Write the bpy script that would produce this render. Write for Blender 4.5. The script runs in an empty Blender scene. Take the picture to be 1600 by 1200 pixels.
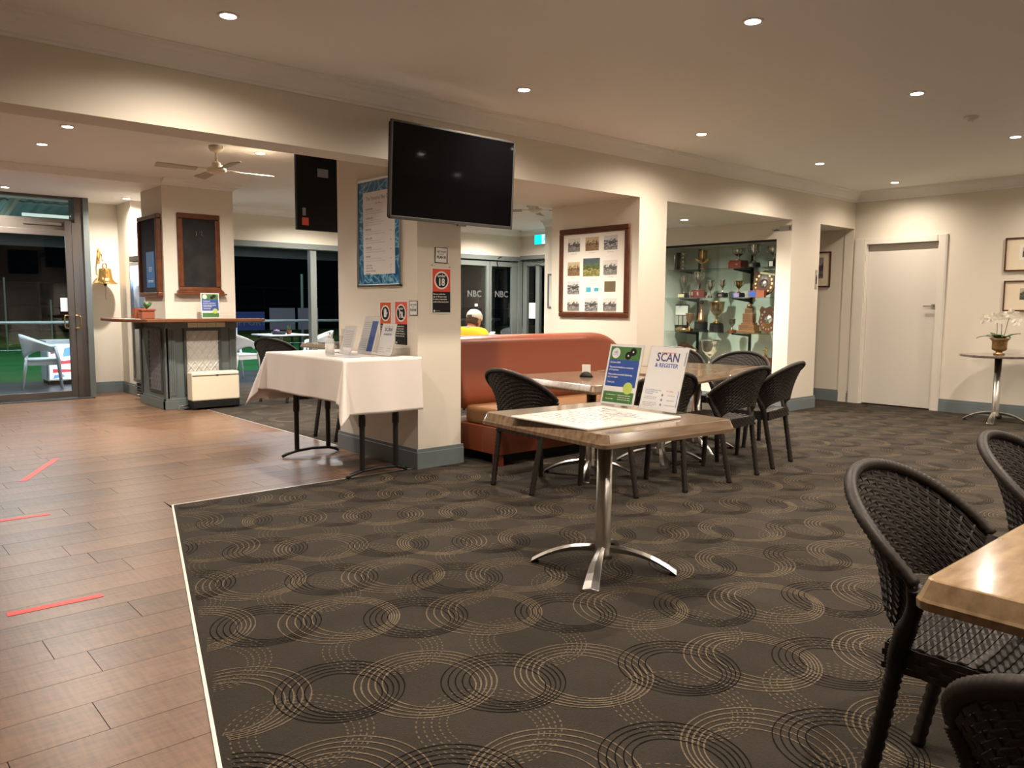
import bpy, bmesh, math, random
from mathutils import Vector, Matrix, Euler

scn = bpy.context.scene
COL = scn.collection
PI = math.pi

# ------------------------------------------------------------------ camera
cam_d = bpy.data.cameras.new('camera')
cam = bpy.data.objects.new('camera', cam_d); COL.objects.link(cam)
_y, _p, _r = math.radians(48.7), math.radians(5.6), math.radians(0.4)
_fw = Vector((math.cos(_y)*math.cos(_p), math.sin(_y)*math.cos(_p), -math.sin(_p)))
_rt0 = Vector((math.sin(_y), -math.cos(_y), 0)); _up0 = _rt0.cross(_fw)
_rt = _rt0*math.cos(_r) + _up0*math.sin(_r); _up = -_rt0*math.sin(_r) + _up0*math.cos(_r)
cam.matrix_world = Matrix(((_rt.x, _up.x, -_fw.x, 0), (_rt.y, _up.y, -_fw.y, 0), (_rt.z, _up.z, -_fw.z, 1.2), (0, 0, 0, 1)))
cam_d.sensor_fit = 'HORIZONTAL'; cam_d.sensor_width = 36.0
cam_d.lens = 1235.0/1600.0*36.0
cam_d.clip_start = 0.05; cam_d.clip_end = 300
scn.camera = cam

# ------------------------------------------------------------------ world, exposure, lamp strengths
w = bpy.data.worlds.new('world'); scn.world = w; w.use_nodes = True
w.node_tree.nodes['Background'].inputs[0].default_value = (0.012, 0.02, 0.035, 1)
w.node_tree.nodes['Background'].inputs[1].default_value = 0.02
scn.view_settings.view_transform = 'Standard'
scn.view_settings.look = 'None'
scn.view_settings.gamma = 1.0
scn.view_settings.use_curve_mapping = False
scn.view_settings.exposure = 1.05
LAMP_W = 84.0
LAMP_COL = (1.0, 0.845, 0.69)
LAMP_B_COL = (1.0, 0.90, 0.78)

def spot_data(name, watts, col, size=160, blend=1.0):
    l = bpy.data.lights.new(name, 'SPOT')
    l.energy = watts; l.color = col; l.spot_size = math.radians(size); l.spot_blend = blend
    l.shadow_soft_size = 0.03
    return l
SPOT_MAIN = spot_data('downlight_lamp', LAMP_W, LAMP_COL)
SPOT_END = spot_data('downlight_lamp_end', LAMP_W*0.5, LAMP_COL)
SPOT_STRONG = spot_data('downlight_lamp_strong', LAMP_W*2.6, LAMP_B_COL)
SPOT_BAR = spot_data('downlight_lamp_bar', LAMP_W*1.35, LAMP_B_COL)

def area_light(name, loc, rot, size, watts, col, sy=None):
    l = bpy.data.lights.new(name, 'AREA'); l.energy = watts; l.color = col
    l.shape = 'RECTANGLE'; l.size = size; l.size_y = sy or size
    o = bpy.data.objects.new(name, l); COL.objects.link(o); o.location = loc; o.rotation_euler = rot
    return o
# floodlights over the bowling green and the fluorescent battens under the veranda roof
area_light('floodlight_lamp', (8, 22, 9.0), (0, 0, 0), 14, 620, (0.75, 1.0, 0.85), 10)
area_light('veranda_lamp', (2.0, 12.7, 2.2), (0, 0, 0), 2.0, 34, (0.75, 0.88, 1.0), 0.1)
area_light('veranda_lamp_east', (6.4, 12.7, 2.2), (0, 0, 0), 2.4, 40, (0.75, 0.88, 1.0), 0.1)
area_light('veranda_uplight', (1.0, 13.2, 1.95), (PI, 0, 0), 2.0, 5, (0.7, 1.0, 0.92), 0.1)

# ------------------------------------------------------------------ materials
def new_mat(name):
    m = bpy.data.materials.new(name); m.use_nodes = True
    return m, m.node_tree, m.node_tree.nodes['Principled BSDF']
def mat(name, col, rough=0.6, metal=0.0, noise=0.0, nscale=20.0, bump=0.0, bscale=None, stretch=(1, 1, 1), spec=0.5, col2=None, coat=0.0, detail=4):
    m, nt, b = new_mat(name)
    b.inputs['Base Color'].default_value = (*col, 1); b.inputs['Roughness'].default_value = rough
    b.inputs['Metallic'].default_value = metal; b.inputs['Specular IOR Level'].default_value = spec
    if coat: b.inputs['Coat Weight'].default_value = coat; b.inputs['Coat Roughness'].default_value = 0.08
    if noise or bump:
        tc = nt.nodes.new('ShaderNodeTexCoord'); mp = nt.nodes.new('ShaderNodeMapping')
        mp.inputs['Scale'].default_value = stretch
        nt.links.new(tc.outputs['Object'], mp.inputs['Vector'])
    if noise:
        n = nt.nodes.new('ShaderNodeTexNoise'); n.inputs['Scale'].default_value = nscale; n.inputs['Detail'].default_value = detail
        nt.links.new(mp.outputs[0], n.inputs['Vector'])
        r = nt.nodes.new('ShaderNodeMapRange'); r.inputs[1].default_value = 0.3; r.inputs[2].default_value = 0.7
        nt.links.new(n.outputs['Fac'], r.inputs[0])
        mx = nt.nodes.new('ShaderNodeMix'); mx.data_type = 'RGBA'
        mx.inputs[6].default_value = (*col, 1)
        c2 = col2 or tuple(c*(1-noise) for c in col)
        mx.inputs[7].default_value = (*c2, 1)
        nt.links.new(r.outputs[0], mx.inputs[0]); nt.links.new(mx.outputs[2], b.inputs['Base Color'])
    if bump:
        n2 = nt.nodes.new('ShaderNodeTexNoise'); n2.inputs['Scale'].default_value = bscale or nscale*3; n2.inputs['Detail'].default_value = 3
        nt.links.new(mp.outputs[0], n2.inputs['Vector'])
        bp = nt.nodes.new('ShaderNodeBump'); bp.inputs['Strength'].default_value = bump; bp.inputs['Distance'].default_value = 0.004
        nt.links.new(n2.outputs['Fac'], bp.inputs['Height']); nt.links.new(bp.outputs[0], b.inputs['Normal'])
    return m
def emit(name, col, s):
    m, nt, b = new_mat(name)
    b.inputs['Base Color'].default_value = (*col, 1)
    b.inputs['Emission Color'].default_value = (*col, 1); b.inputs['Emission Strength'].default_value = s
    return m
def glass(name, tint=(1, 1, 1), refl=1.0):
    """thin pane: transparent with a Schlick reflection, the same from both faces"""
    m = bpy.data.materials.new(name); m.use_nodes = True; nt = m.node_tree; nt.nodes.clear()
    out = nt.nodes.new('ShaderNodeOutputMaterial'); tr = nt.nodes.new('ShaderNodeBsdfTransparent'); gl = nt.nodes.new('ShaderNodeBsdfGlossy')
    lw = nt.nodes.new('ShaderNodeLayerWeight'); lw.inputs[0].default_value = 0.5; mx = nt.nodes.new('ShaderNodeMixShader')
    pw = nt.nodes.new('ShaderNodeMath'); pw.operation = 'POWER'; pw.inputs[1].default_value = 4.0
    ml = nt.nodes.new('ShaderNodeMath'); ml.operation = 'MULTIPLY_ADD'; ml.inputs[1].default_value = 0.8; ml.inputs[2].default_value = 0.03*refl; ml.use_clamp = True
    tr.inputs[0].default_value = (*tint, 1); gl.inputs['Roughness'].default_value = 0.02
    nt.links.new(lw.outputs['Facing'], pw.inputs[0]); nt.links.new(pw.outputs[0], ml.inputs[0]); nt.links.new(ml.outputs[0], mx.inputs[0])
    nt.links.new(tr.outputs[0], mx.inputs[1]); nt.links.new(gl.outputs[0], mx.inputs[2]); nt.links.new(mx.outputs[0], out.inputs[0])
    return m

M = {}
M['wall'] = mat('cream wall paint', (0.72, 0.665, 0.57), 0.55, bump=0.06, bscale=90)
M['ceil'] = mat('ceiling paint', (0.86, 0.84, 0.81), 0.7)
M['trimwhite'] = mat('off white gloss paint', (0.72, 0.68, 0.61), 0.35)
M['door'] = mat('satin white door paint', (0.70, 0.66, 0.60), 0.35)
M['base'] = mat('blue grey skirting paint', (0.16, 0.195, 0.205), 0.35)
M['grey'] = mat('grey green joinery paint', (0.115, 0.135, 0.13), 0.4)
M['greydk'] = mat('dark grey joinery paint', (0.055, 0.065, 0.065), 0.4)
M['frame'] = mat('slate window frame paint', (0.14, 0.16, 0.155), 0.4)
M['doorframe'] = mat('brown grey aluminium', (0.10, 0.085, 0.075), 0.4, 0.3)
M['black'] = mat('black', (0.006, 0.006, 0.006), 0.45, spec=0.3)
M['blackmetal'] = mat('black powder coat', (0.015, 0.015, 0.016), 0.45)
M['screen'] = mat('glossy black screen', (0.0015, 0.0015, 0.002), 0.05, spec=0.22)
M['bezel'] = mat('graphite bezel', (0.05, 0.048, 0.045), 0.4, 0.3)
M['alu'] = mat('brushed aluminium', (0.60, 0.58, 0.55), 0.28, 1.0)
M['chrome'] = mat('chrome', (0.75, 0.74, 0.72), 0.12, 1.0)
M['steelstrip'] = mat('aluminium trim strip', (0.75, 0.70, 0.62), 0.35, 0.6)
M['brass'] = mat('polished brass', (0.80, 0.52, 0.20), 0.16, 1.0)
M['gold'] = mat('aged gilt metal', (0.55, 0.36, 0.14), 0.25, 1.0, noise=0.5, nscale=30)
M['silver'] = mat('tarnished silver plate', (0.62, 0.58, 0.50), 0.2, 1.0, noise=0.4, nscale=25)
M['bronze'] = mat('bronze', (0.36, 0.20, 0.11), 0.35, 0.8)
M['white'] = mat('white paper', (0.78, 0.76, 0.74), 0.6)
M['whiteplastic'] = mat('white plastic', (0.62, 0.66, 0.70), 0.4)
M['cream'] = mat('cream enamel', (0.76, 0.68, 0.52), 0.3)
M['cloth'] = mat('white cotton', (0.76, 0.70, 0.66), 0.9, bump=0.25, bscale=500)
M['red'] = mat('red print', (0.72, 0.075, 0.03), 0.45)
M['orange'] = mat('orange print', (0.62, 0.11, 0.02), 0.45)
M['salmon'] = mat('bright red print', (0.78, 0.11, 0.07), 0.45)
M['tape'] = mat('red floor tape', (0.72, 0.05, 0.035), 0.5)
M['bluep'] = mat('royal blue print', (0.03, 0.09, 0.36), 0.4)
M['greenp'] = mat('green print', (0.07, 0.20, 0.05), 0.4)
M['navy'] = mat('navy print', (0.03, 0.03, 0.16), 0.5)
M['bluetext'] = mat('blue print', (0.04, 0.12, 0.42), 0.5)
M['greytext'] = mat('grey print', (0.28, 0.28, 0.33), 0.6)
M['ink'] = mat('marker ink', (0.05, 0.06, 0.18), 0.5)
M['redtext'] = mat('coral print', (0.8, 0.16, 0.14), 0.5)
M['ball'] = mat('yellow green print', (0.50, 0.62, 0.12), 0.5)
M['boardwhite'] = mat('whiteboard melamine', (0.66, 0.64, 0.60), 0.12)
M['acrylic'] = glass('clear acrylic', (0.97, 0.975, 0.98), 1.6)
M['glass'] = glass('window glass', (0.93, 0.96, 0.95), 1.0)
M['cabglass'] = glass('cabinet glass', (0.96, 0.98, 0.97), 1.0)
M['shelfglass'] = glass('shelf glass', (0.86, 0.94, 0.91), 2.0)
M['tableshell'] = mat('brown marbled laminate', (0.235, 0.165, 0.105), 0.16, noise=1, col2=(0.125, 0.08, 0.048), nscale=5, stretch=(1, 9, 6), coat=0.3, detail=8)
M['tableshell2'] = mat('light brown marbled laminate', (0.38, 0.27, 0.16), 0.16, noise=1, col2=(0.22, 0.145, 0.08), nscale=6, stretch=(2, 7, 6), coat=0.3, detail=8)
M['leather'] = mat('tan red vinyl', (0.195, 0.044, 0.016), 0.36, bump=0.12, bscale=160)
M['leather2'] = mat('caramel vinyl', (0.19, 0.088, 0.030), 0.45, bump=0.12, bscale=160)
M['wicker'] = mat('dark brown resin wicker', (0.022, 0.0155, 0.0125), 0.5, spec=0.35, noise=0.45, nscale=60)
M['mahog'] = mat('mahogany', (0.17, 0.052, 0.018), 0.3, noise=0.5, nscale=10, stretch=(1, 1, 0.15), coat=0.2)
M['frwood'] = mat('dark stained frame wood', (0.11, 0.035, 0.016), 0.25, noise=0.4, nscale=14, coat=0.2)
M['jarrah'] = mat('polished jarrah', (0.20, 0.075, 0.03), 0.22, noise=0.4, nscale=8, stretch=(0.3, 3, 3), coat=0.3)
M['chalk'] = mat('chalkboard slate', (0.016, 0.0155, 0.015), 0.75, noise=1, spec=0.15, col2=(0.034, 0.033, 0.031), nscale=5)
M['chalkmark'] = mat('chalk', (0.35, 0.34, 0.32), 0.9)
M['tin'] = mat('painted pressed tin', (0.50, 0.48, 0.44), 0.35)
M['tindk'] = mat('silver pressed tin', (0.30, 0.31, 0.33), 0.35, 0.4)
M['mount'] = mat('cream picture mount', (0.76, 0.66, 0.50), 0.7)
M['mountwhite'] = mat('ivory picture mount', (0.78, 0.74, 0.66), 0.7)
M['terracotta'] = mat('terracotta', (0.28, 0.075, 0.03), 0.7)
M['leaf'] = mat('green leaf', (0.05, 0.13, 0.025), 0.4)
M['petal'] = mat('white petal', (0.80, 0.76, 0.66), 0.5)
M['stem'] = mat('brown stem', (0.08, 0.07, 0.02), 0.6)
M['potgold'] = mat('mottled gold pot', (0.42, 0.24, 0.10), 0.25, 0.6, noise=0.6, nscale=25)
M['skin'] = mat('skin', (0.50, 0.24, 0.15), 0.55)
M['hair'] = mat('brown hair', (0.06, 0.03, 0.015), 0.7)
M['cap'] = mat('stone cotton cap', (0.78, 0.74, 0.62), 0.85)
M['shirt'] = mat('yellow shirt', (0.85, 0.50, 0.01), 0.8)
M['trousers'] = mat('dark trousers', (0.03, 0.035, 0.05), 0.8)
M['night'] = mat('night metal', (0.02, 0.025, 0.025), 0.6)
M['lawn'] = mat('synthetic green', (0.02, 0.20, 0.06), 0.8, noise=0.35, nscale=1.2, stretch=(0.2, 2.0, 1))
M['bank'] = mat('grass bank', (0.20, 0.26, 0.07), 0.9, noise=0.4, nscale=1)
M['slab'] = mat('veranda slab', (0.055, 0.065, 0.085), 0.35, noise=0.3, nscale=3)
M['roofmetal'] = mat('corrugated steel', (0.10, 0.19, 0.21), 0.5)
M['rafter'] = mat('rafter paint', (0.36, 0.38, 0.33), 0.6)
M['rail'] = mat('galvanised rail', (0.32, 0.38, 0.40), 0.4, 0.5)
M['mauve'] = mat('mauve canvas', (0.26, 0.18, 0.33), 0.8)
M['bluebanner'] = mat('blue banner', (0.05, 0.06, 0.32), 0.7)
M['cabback'] = mat('pale green cabinet lining', (0.50, 0.545, 0.49), 0.6)
M['coral'] = mat('dark red wood', (0.12, 0.018, 0.012), 0.3)
M['label'] = mat('pale label', (0.70, 0.66, 0.40), 0.5)
M['pewter'] = mat('silver engraving plate', (0.72, 0.70, 0.64), 0.18, 1.0)
M['olive'] = mat('olive card', (0.13, 0.095, 0.04), 0.7)
M['teal'] = mat('teal print', (0.05, 0.35, 0.45), 0.6)
M['frost'] = mat('etched glass frosting', (0.10, 0.11, 0.11), 0.7)
M['water2'] = mat('blue poster print', (0.03, 0.16, 0.42), 0.4)
M['navycard'] = mat('navy felt', (0.006, 0.007, 0.02), 0.8)
M['handle'] = mat('satin nickel', (0.30, 0.28, 0.26), 0.3, 1.0)
M['tabledark'] = mat('dark speckled laminate', (0.06, 0.045, 0.038), 0.12, noise=1, col2=(0.16, 0.13, 0.11), nscale=14, coat=0.4)
M['sub'] = mat('floor joint dark', (0.03, 0.02, 0.014), 0.8)
M['lamp'] = emit('downlight lens glow', (1.0, 0.90, 0.74), 18)
M['lampw'] = emit('downlight lens glow cool', (1.0, 0.92, 0.82), 18)
M['fluoro'] = emit('fluorescent tube', (0.85, 1.0, 0.92), 0.35)
M['exitgreen'] = emit('lit exit green', (0.0, 0.75, 0.72), 0.6)
M['exitwhite'] = emit('lit exit white', (0.62, 0.95, 1.0), 0.6)
M['fridgeglow'] = emit('fridge light', (0.35, 0.6, 1.0), 0.8)
M['boxglow'] = emit('lit freezer panel', (0.85, 0.92, 1.0), 0.55)
M['boxred'] = emit('lit red print', (0.75, 0.10, 0.12), 0.4)
M['boxblue'] = emit('lit blue print', (0.20, 0.45, 0.80), 0.4)
M['floodglow'] = emit('distant floodlight', (0.9, 1.0, 1.0), 14)
M['phone'] = emit('phone screen', (0.5, 0.6, 1.0), 0.3)

def carpet_mat():
    m, nt, b = new_mat('charcoal loop pile carpet')
    tc = nt.nodes.new('ShaderNodeTexCoord')
    n = nt.nodes.new('ShaderNodeTexNoise'); n.inputs['Scale'].default_value = 220; n.inputs['Detail'].default_value = 3
    n3 = nt.nodes.new('ShaderNodeTexNoise'); n3.inputs['Scale'].default_value = 2.5
    nt.links.new(tc.outputs['Object'], n.inputs['Vector']); nt.links.new(tc.outputs['Object'], n3.inputs['Vector'])
    ad = nt.nodes.new('ShaderNodeMath'); ad.operation = 'ADD'
    nt.links.new(n.outputs['Fac'], ad.inputs[0]); nt.links.new(n3.outputs['Fac'], ad.inputs[1])
    cr = nt.nodes.new('ShaderNodeMapRange'); cr.inputs[1].default_value = 0.7; cr.inputs[2].default_value = 1.3
    nt.links.new(ad.outputs[0], cr.inputs[0])
    mx = nt.nodes.new('ShaderNodeMix'); mx.data_type = 'RGBA'
    mx.inputs[6].default_value = (0.021, 0.0172, 0.0135, 1); mx.inputs[7].default_value = (0.036, 0.030, 0.024, 1)
    nt.links.new(cr.outputs[0], mx.inputs[0]); nt.links.new(mx.outputs[2], b.inputs['Base Color'])
    b.inputs['Roughness'].default_value = 0.95; b.inputs['Specular IOR Level'].default_value = 0.15
    b.inputs['Sheen Weight'].default_value = 0.07; b.inputs['Sheen Roughness'].default_value = 0.4; b.inputs['Sheen Tint'].default_value = (1.0, 0.88, 0.72, 1)
    bp = nt.nodes.new('ShaderNodeBump'); bp.inputs['Strength'].default_value = 0.5; bp.inputs['Distance'].default_value = 0.004
    nt.links.new(n.outputs['Fac'], bp.inputs['Height']); nt.links.new(bp.outputs[0], b.inputs['Normal'])
    return m
M['carpet'] = carpet_mat()
M['tanyarn'] = mat('tan yarn', (0.165, 0.132, 0.09), 0.95, noise=0.5, nscale=160, spec=0.1)
M['tanyarn2'] = mat('faded tan yarn', (0.15, 0.122, 0.085), 0.95, noise=0.5, nscale=160, spec=0.1)
M['darkyarn'] = mat('black brown yarn', (0.005, 0.004, 0.0035), 0.95, spec=0.1)

def plank_mat():
    m, nt, b = new_mat('brown strip floorboard')
    tc = nt.nodes.new('ShaderNodeTexCoord'); oi = nt.nodes.new('ShaderNodeObjectInfo')
    mp = nt.nodes.new('ShaderNodeMapping'); mp.inputs['Scale'].default_value = (9, 55, 1)
    nt.links.new(tc.outputs['Object'], mp.inputs['Vector'])
    n = nt.nodes.new('ShaderNodeTexNoise'); n.inputs['Scale'].default_value = 1.0; n.inputs['Detail'].default_value = 6
    nt.links.new(mp.outputs[0], n.inputs['Vector'])
    mp2 = nt.nodes.new('ShaderNodeMapping'); mp2.inputs['Scale'].default_value = (70, 6, 1)
    nt.links.new(tc.outputs['Object'], mp2.inputs['Vector'])
    n2 = nt.nodes.new('ShaderNodeTexNoise'); n2.inputs['Scale'].default_value = 1.0; n2.inputs['Detail'].default_value = 3
    nt.links.new(mp2.outputs[0], n2.inputs['Vector'])
    mp3 = nt.nodes.new('ShaderNodeMapping'); mp3.inputs['Scale'].default_value = (0.9, 5, 1)
    nt.links.new(tc.outputs['Object'], mp3.inputs['Vector'])
    n3 = nt.nodes.new('ShaderNodeTexNoise'); n3.inputs['Scale'].default_value = 1.0; n3.inputs['Detail'].default_value = 2
    nt.links.new(mp3.outputs[0], n3.inputs['Vector'])
    a = nt.nodes.new('ShaderNodeMath'); a.operation = 'ADD'; nt.links.new(n.outputs['Fac'], a.inputs[0]); nt.links.new(n2.outputs['Fac'], a.inputs[1])
    a1 = nt.nodes.new('ShaderNodeMath'); a1.operation = 'ADD'; nt.links.new(a.outputs[0], a1.inputs[0]); nt.links.new(n3.outputs['Fac'], a1.inputs[1])
    a2 = nt.nodes.new('ShaderNodeMath'); a2.operation = 'MULTIPLY_ADD'; a2.inputs[1].default_value = 0.45
    nt.links.new(oi.outputs['Random'], a2.inputs[0]); nt.links.new(a1.outputs[0], a2.inputs[2])
    r = nt.nodes.new('ShaderNodeMapRange'); r.inputs[1].default_value = 1.25; r.inputs[2].default_value = 2.2
    nt.links.new(a2.outputs[0], r.inputs[0])
    mx = nt.nodes.new('ShaderNodeMix'); mx.data_type = 'RGBA'
    mx.inputs[6].default_value = (0.20, 0.108, 0.060, 1); mx.inputs[7].default_value = (0.066, 0.037, 0.022, 1)
    nt.links.new(r.outputs[0], mx.inputs[0]); nt.links.new(mx.outputs[2], b.inputs['Base Color'])
    b.inputs['Roughness'].default_value = 0.34
    bp = nt.nodes.new('ShaderNodeBump'); bp.inputs['Strength'].default_value = 0.25; bp.inputs['Distance'].default_value = 0.002
    nt.links.new(n.outputs['Fac'], bp.inputs['Height']); nt.links.new(bp.outputs[0], b.inputs['Normal'])
    return m
M['plank'] = plank_mat()

def photo_mat(name, sky, mid, low, seed):
    """printed photograph: bands of tone broken up by noise (flat print)"""
    m, nt, b = new_mat(name)
    tc = nt.nodes.new('ShaderNodeTexCoord'); sp = nt.nodes.new('ShaderNodeSeparateXYZ')
    nt.links.new(tc.outputs['Generated'], sp.inputs[0])
    mp = nt.nodes.new('ShaderNodeMapping'); mp.inputs['Location'].default_value = (seed*3.1, seed*1.7, seed)
    nt.links.new(tc.outputs['Generated'], mp.inputs['Vector'])
    n = nt.nodes.new('ShaderNodeTexNoise'); n.inputs['Scale'].default_value = 5; n.inputs['Detail'].default_value = 5
    nt.links.new(mp.outputs[0], n.inputs['Vector'])
    a = nt.nodes.new('ShaderNodeMath'); a.operation = 'MULTIPLY_ADD'; a.inputs[1].default_value = 1.1
    nt.links.new(n.outputs['Fac'], a.inputs[0]); nt.links.new(sp.outputs['Y'], a.inputs[2])
    cr = nt.nodes.new('ShaderNodeValToRGB')
    e = cr.color_ramp.elements; e[0].position = 0.45/1.6; e[0].color = (*low, 1); e[1].position = 1.28/1.6; e[1].color = (*sky, 1)
    for pos, c in ((0.72/1.6, mid), (0.84/1.6, low), (1.0/1.6, tuple(0.4*x for x in mid)), (1.15/1.6, mid)):
        k = e.new(pos); k.color = (*c, 1)
    dv = nt.nodes.new('ShaderNodeMath'); dv.operation = 'DIVIDE'; dv.inputs[1].default_value = 1.6
    nt.links.new(a.outputs[0], dv.inputs[0]); nt.links.new(dv.outputs[0], cr.inputs[0]); nt.links.new(cr.outputs[0], b.inputs['Base Color'])
    b.inputs['Roughness'].default_value = 0.5
    return m
M['ph_bw'] = photo_mat('black and white photograph', (0.62, 0.58, 0.52), (0.12, 0.11, 0.10), (0.32, 0.30, 0.27), 1)
M['ph_bw2'] = photo_mat('grey photograph', (0.55, 0.54, 0.53), (0.07, 0.07, 0.07), (0.42, 0.40, 0.38), 2)
M['ph_sepia'] = photo_mat('sepia photograph', (0.50, 0.38, 0.22), (0.15, 0.08, 0.035), (0.26, 0.16, 0.07), 3)
M['ph_col'] = photo_mat('colour photograph of lawns', (0.06, 0.09, 0.10), (0.10, 0.14, 0.03), (0.40, 0.30, 0.10), 4)
M['ph_etch'] = photo_mat('dark etching', (0.45, 0.40, 0.30), (0.05, 0.045, 0.04), (0.16, 0.14, 0.10), 5)
M['ph_violet'] = photo_mat('violet landscape print', (0.35, 0.28, 0.30), (0.12, 0.08, 0.14), (0.22, 0.20, 0.16), 6)
M['ph_orange'] = photo_mat('orange and green print', (0.60, 0.26, 0.03), (0.50, 0.20, 0.03), (0.10, 0.14, 0.04), 7)
def water_print():
    m, nt, b = new_mat('blue rippled print')
    tc = nt.nodes.new('ShaderNodeTexCoord')
    n = nt.nodes.new('ShaderNodeTexVoronoi'); n.inputs['Scale'].default_value = 13; n.feature = 'DISTANCE_TO_EDGE'
    nz = nt.nodes.new('ShaderNodeTexNoise'); nz.inputs['Scale'].default_value = 6
    mxv = nt.nodes.new('ShaderNodeMix'); mxv.data_type = 'VECTOR'; mxv.inputs[0].default_value = 0.25
    nt.links.new(tc.outputs['Object'], nz.inputs['Vector']); nt.links.new(tc.outputs['Object'], mxv.inputs[4]); nt.links.new(nz.outputs['Color'], mxv.inputs[5])
    nt.links.new(mxv.outputs[1], n.inputs['Vector'])
    cr = nt.nodes.new('ShaderNodeValToRGB'); e = cr.color_ramp.elements
    e[0].position = 0.0; e[0].color = (0.35, 0.60, 0.75, 1); e[1].position = 0.22; e[1].color = (0.01, 0.10, 0.26, 1)
    k = e.new(0.06); k.color = (0.04, 0.24, 0.45, 1)
    nt.links.new(n.outputs['Distance'], cr.inputs[0]); nt.links.new(cr.outputs[0], b.inputs['Base Color'])
    b.inputs['Roughness'].default_value = 0.3
    return m
M['water'] = water_print()

# ------------------------------------------------------------------ mesh helpers
class MB:
    def __init__(s): s.bm = bmesh.new()
    def box(s, x0, x1, y0, y1, z0, z1, m=None):
        v = [s.bm.verts.new(p) for p in ((x0,y0,z0),(x1,y0,z0),(x1,y1,z0),(x0,y1,z0),(x0,y0,z1),(x1,y0,z1),(x1,y1,z1),(x0,y1,z1))]
        for f in ((0,3,2,1),(4,5,6,7),(0,1,5,4),(1,2,6,5),(2,3,7,6),(3,0,4,7)): s.bm.faces.new([v[i] for i in f])
        if m is not None:
            for q in v: q.co = m @ q.co
        return v
    def prism(s, poly, z0, z1, m=None):
        a = [s.bm.verts.new((p[0], p[1], z0)) for p in poly]; b = [s.bm.verts.new((p[0], p[1], z1)) for p in poly]
        n = len(poly); s.bm.faces.new(a[::-1]); s.bm.faces.new(b)
        for i in range(n): s.bm.faces.new((a[i], a[(i+1)%n], b[(i+1)%n], b[i]))
        if m is not None:
            for q in a+b: q.co = m @ q.co
    def lathe(s, prof, c=(0, 0, 0), n=24, sx=1, sy=1, m=None, a0=0):
        rings = []
        for r, z in prof:
            if r < 1e-5: rings.append([s.bm.verts.new((c[0], c[1], c[2]+z))])
            else: rings.append([s.bm.verts.new((c[0]+r*sx*math.cos(a0+2*PI*i/n), c[1]+r*sy*math.sin(a0+2*PI*i/n), c[2]+z)) for i in range(n)])
        for a, b in zip(rings, rings[1:]):
            for i in range(n):
                j = (i+1) % n
                if len(a) == 1 and len(b) == 1: continue
                if len(a) == 1: s.bm.faces.new((a[0], b[j], b[i]))
                elif len(b) == 1: s.bm.faces.new((a[i], a[j], b[0]))
                else: s.bm.faces.new((a[i], a[j], b[j], b[i]))
        for rr, rev in ((rings[0], True), (rings[-1], False)):
            if len(rr) > 1: s.bm.faces.new(rr[::-1] if rev else rr)
        if m is not None:
            for rr in rings:
                for q in rr: q.co = m @ q.co
    def tube(s, pts, r, n=8, closed=False, flat=1.0):
        pts = [Vector(p) for p in pts]; k = len(pts)
        rs = r if isinstance(r, (list, tuple)) else [r]*k
        rings = []; up = None
        for i, p in enumerate(pts):
            if closed: t = (pts[(i+1)%k]-pts[i-1])
            else: t = pts[min(i+1, k-1)]-pts[max(i-1, 0)]
            t.normalize()
            if up is None:
                up = Vector((0, 0, 1)) if abs(t.z) < 0.9 else Vector((1, 0, 0))
            u = t.cross(up); 
            if u.length < 1e-4: u = t.cross(Vector((0, 1, 0)))
            u.normalize(); v = u.cross(t).normalized(); up = v
            rings.append([s.bm.verts.new(p + u*math.cos(2*PI*j/n)*rs[i] + v*math.sin(2*PI*j/n)*rs[i]*flat) for j in range(n)])
        prs = list(zip(rings, rings[1:])) + ([(rings[-1], rings[0])] if closed else [])
        for a, b in prs:
            for j in range(n): s.bm.faces.new((a[j], a[(j+1)%n], b[(j+1)%n], b[j]))
        if not closed:
            s.bm.faces.new(rings[0][::-1]); s.bm.faces.new(rings[-1])
    def grid(s, fn, nu, nv):
        g = [[s.bm.verts.new(fn(i/nu, j/nv)) for j in range(nv+1)] for i in range(nu+1)]
        for i in range(nu):
            for j in range(nv): s.bm.faces.new((g[i][j], g[i+1][j], g[i+1][j+1], g[i][j+1]))
        return g
    def poly(s, pts):
        return s.bm.faces.new([s.bm.verts.new(p) for p in pts])
    def build(s, name, m, parent=None, smooth=False, bevel=0, seg=2, solid=0, sub=0, kind=None, label=None, recalc=True):
        if recalc: bmesh.ops.recalc_face_normals(s.bm, faces=s.bm.faces)
        me = bpy.data.meshes.new(name); s.bm.to_mesh(me); s.bm.free()
        me.materials.append(m)
        if smooth:
            for p in me.polygons: p.use_smooth = True
        o = bpy.data.objects.new(name, me); COL.objects.link(o)
        if parent: o.parent = parent
        if solid:
            md = o.modifiers.new('solid', 'SOLIDIFY'); md.thickness = solid; md.offset = 0
        if sub:
            md = o.modifiers.new('sub', 'SUBSURF'); md.levels = sub; md.render_levels = sub
        if bevel:
            md = o.modifiers.new('bevel', 'BEVEL'); md.width = bevel; md.segments = seg; md.limit_method = 'ANGLE'; md.angle_limit = math.radians(40)
        if kind: o['kind'] = kind
        if label: o['label'] = label
        return o
def tag(o, label, cat, group=None, kind=None):
    o['label'] = label; o['category'] = cat
    if group: o['group'] = group
    if kind: o['kind'] = kind
    return o
def thing(name, label, cat, loc=(0, 0, 0), rz=0.0, group=None, rot=None):
    o = bpy.data.objects.new(name, None); COL.objects.link(o); o.empty_display_size = 0.1
    o.location = loc; o.rotation_euler = rot if rot else (0, 0, rz)
    return tag(o, label, cat, group)
def bx(name, m, parent, x0, x1, y0, y1, z0, z1, bevel=0, **k):
    b = MB(); b.box(x0, x1, y0, y1, z0, z1); return b.build(name, m, parent, bevel=bevel, **k)
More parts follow.
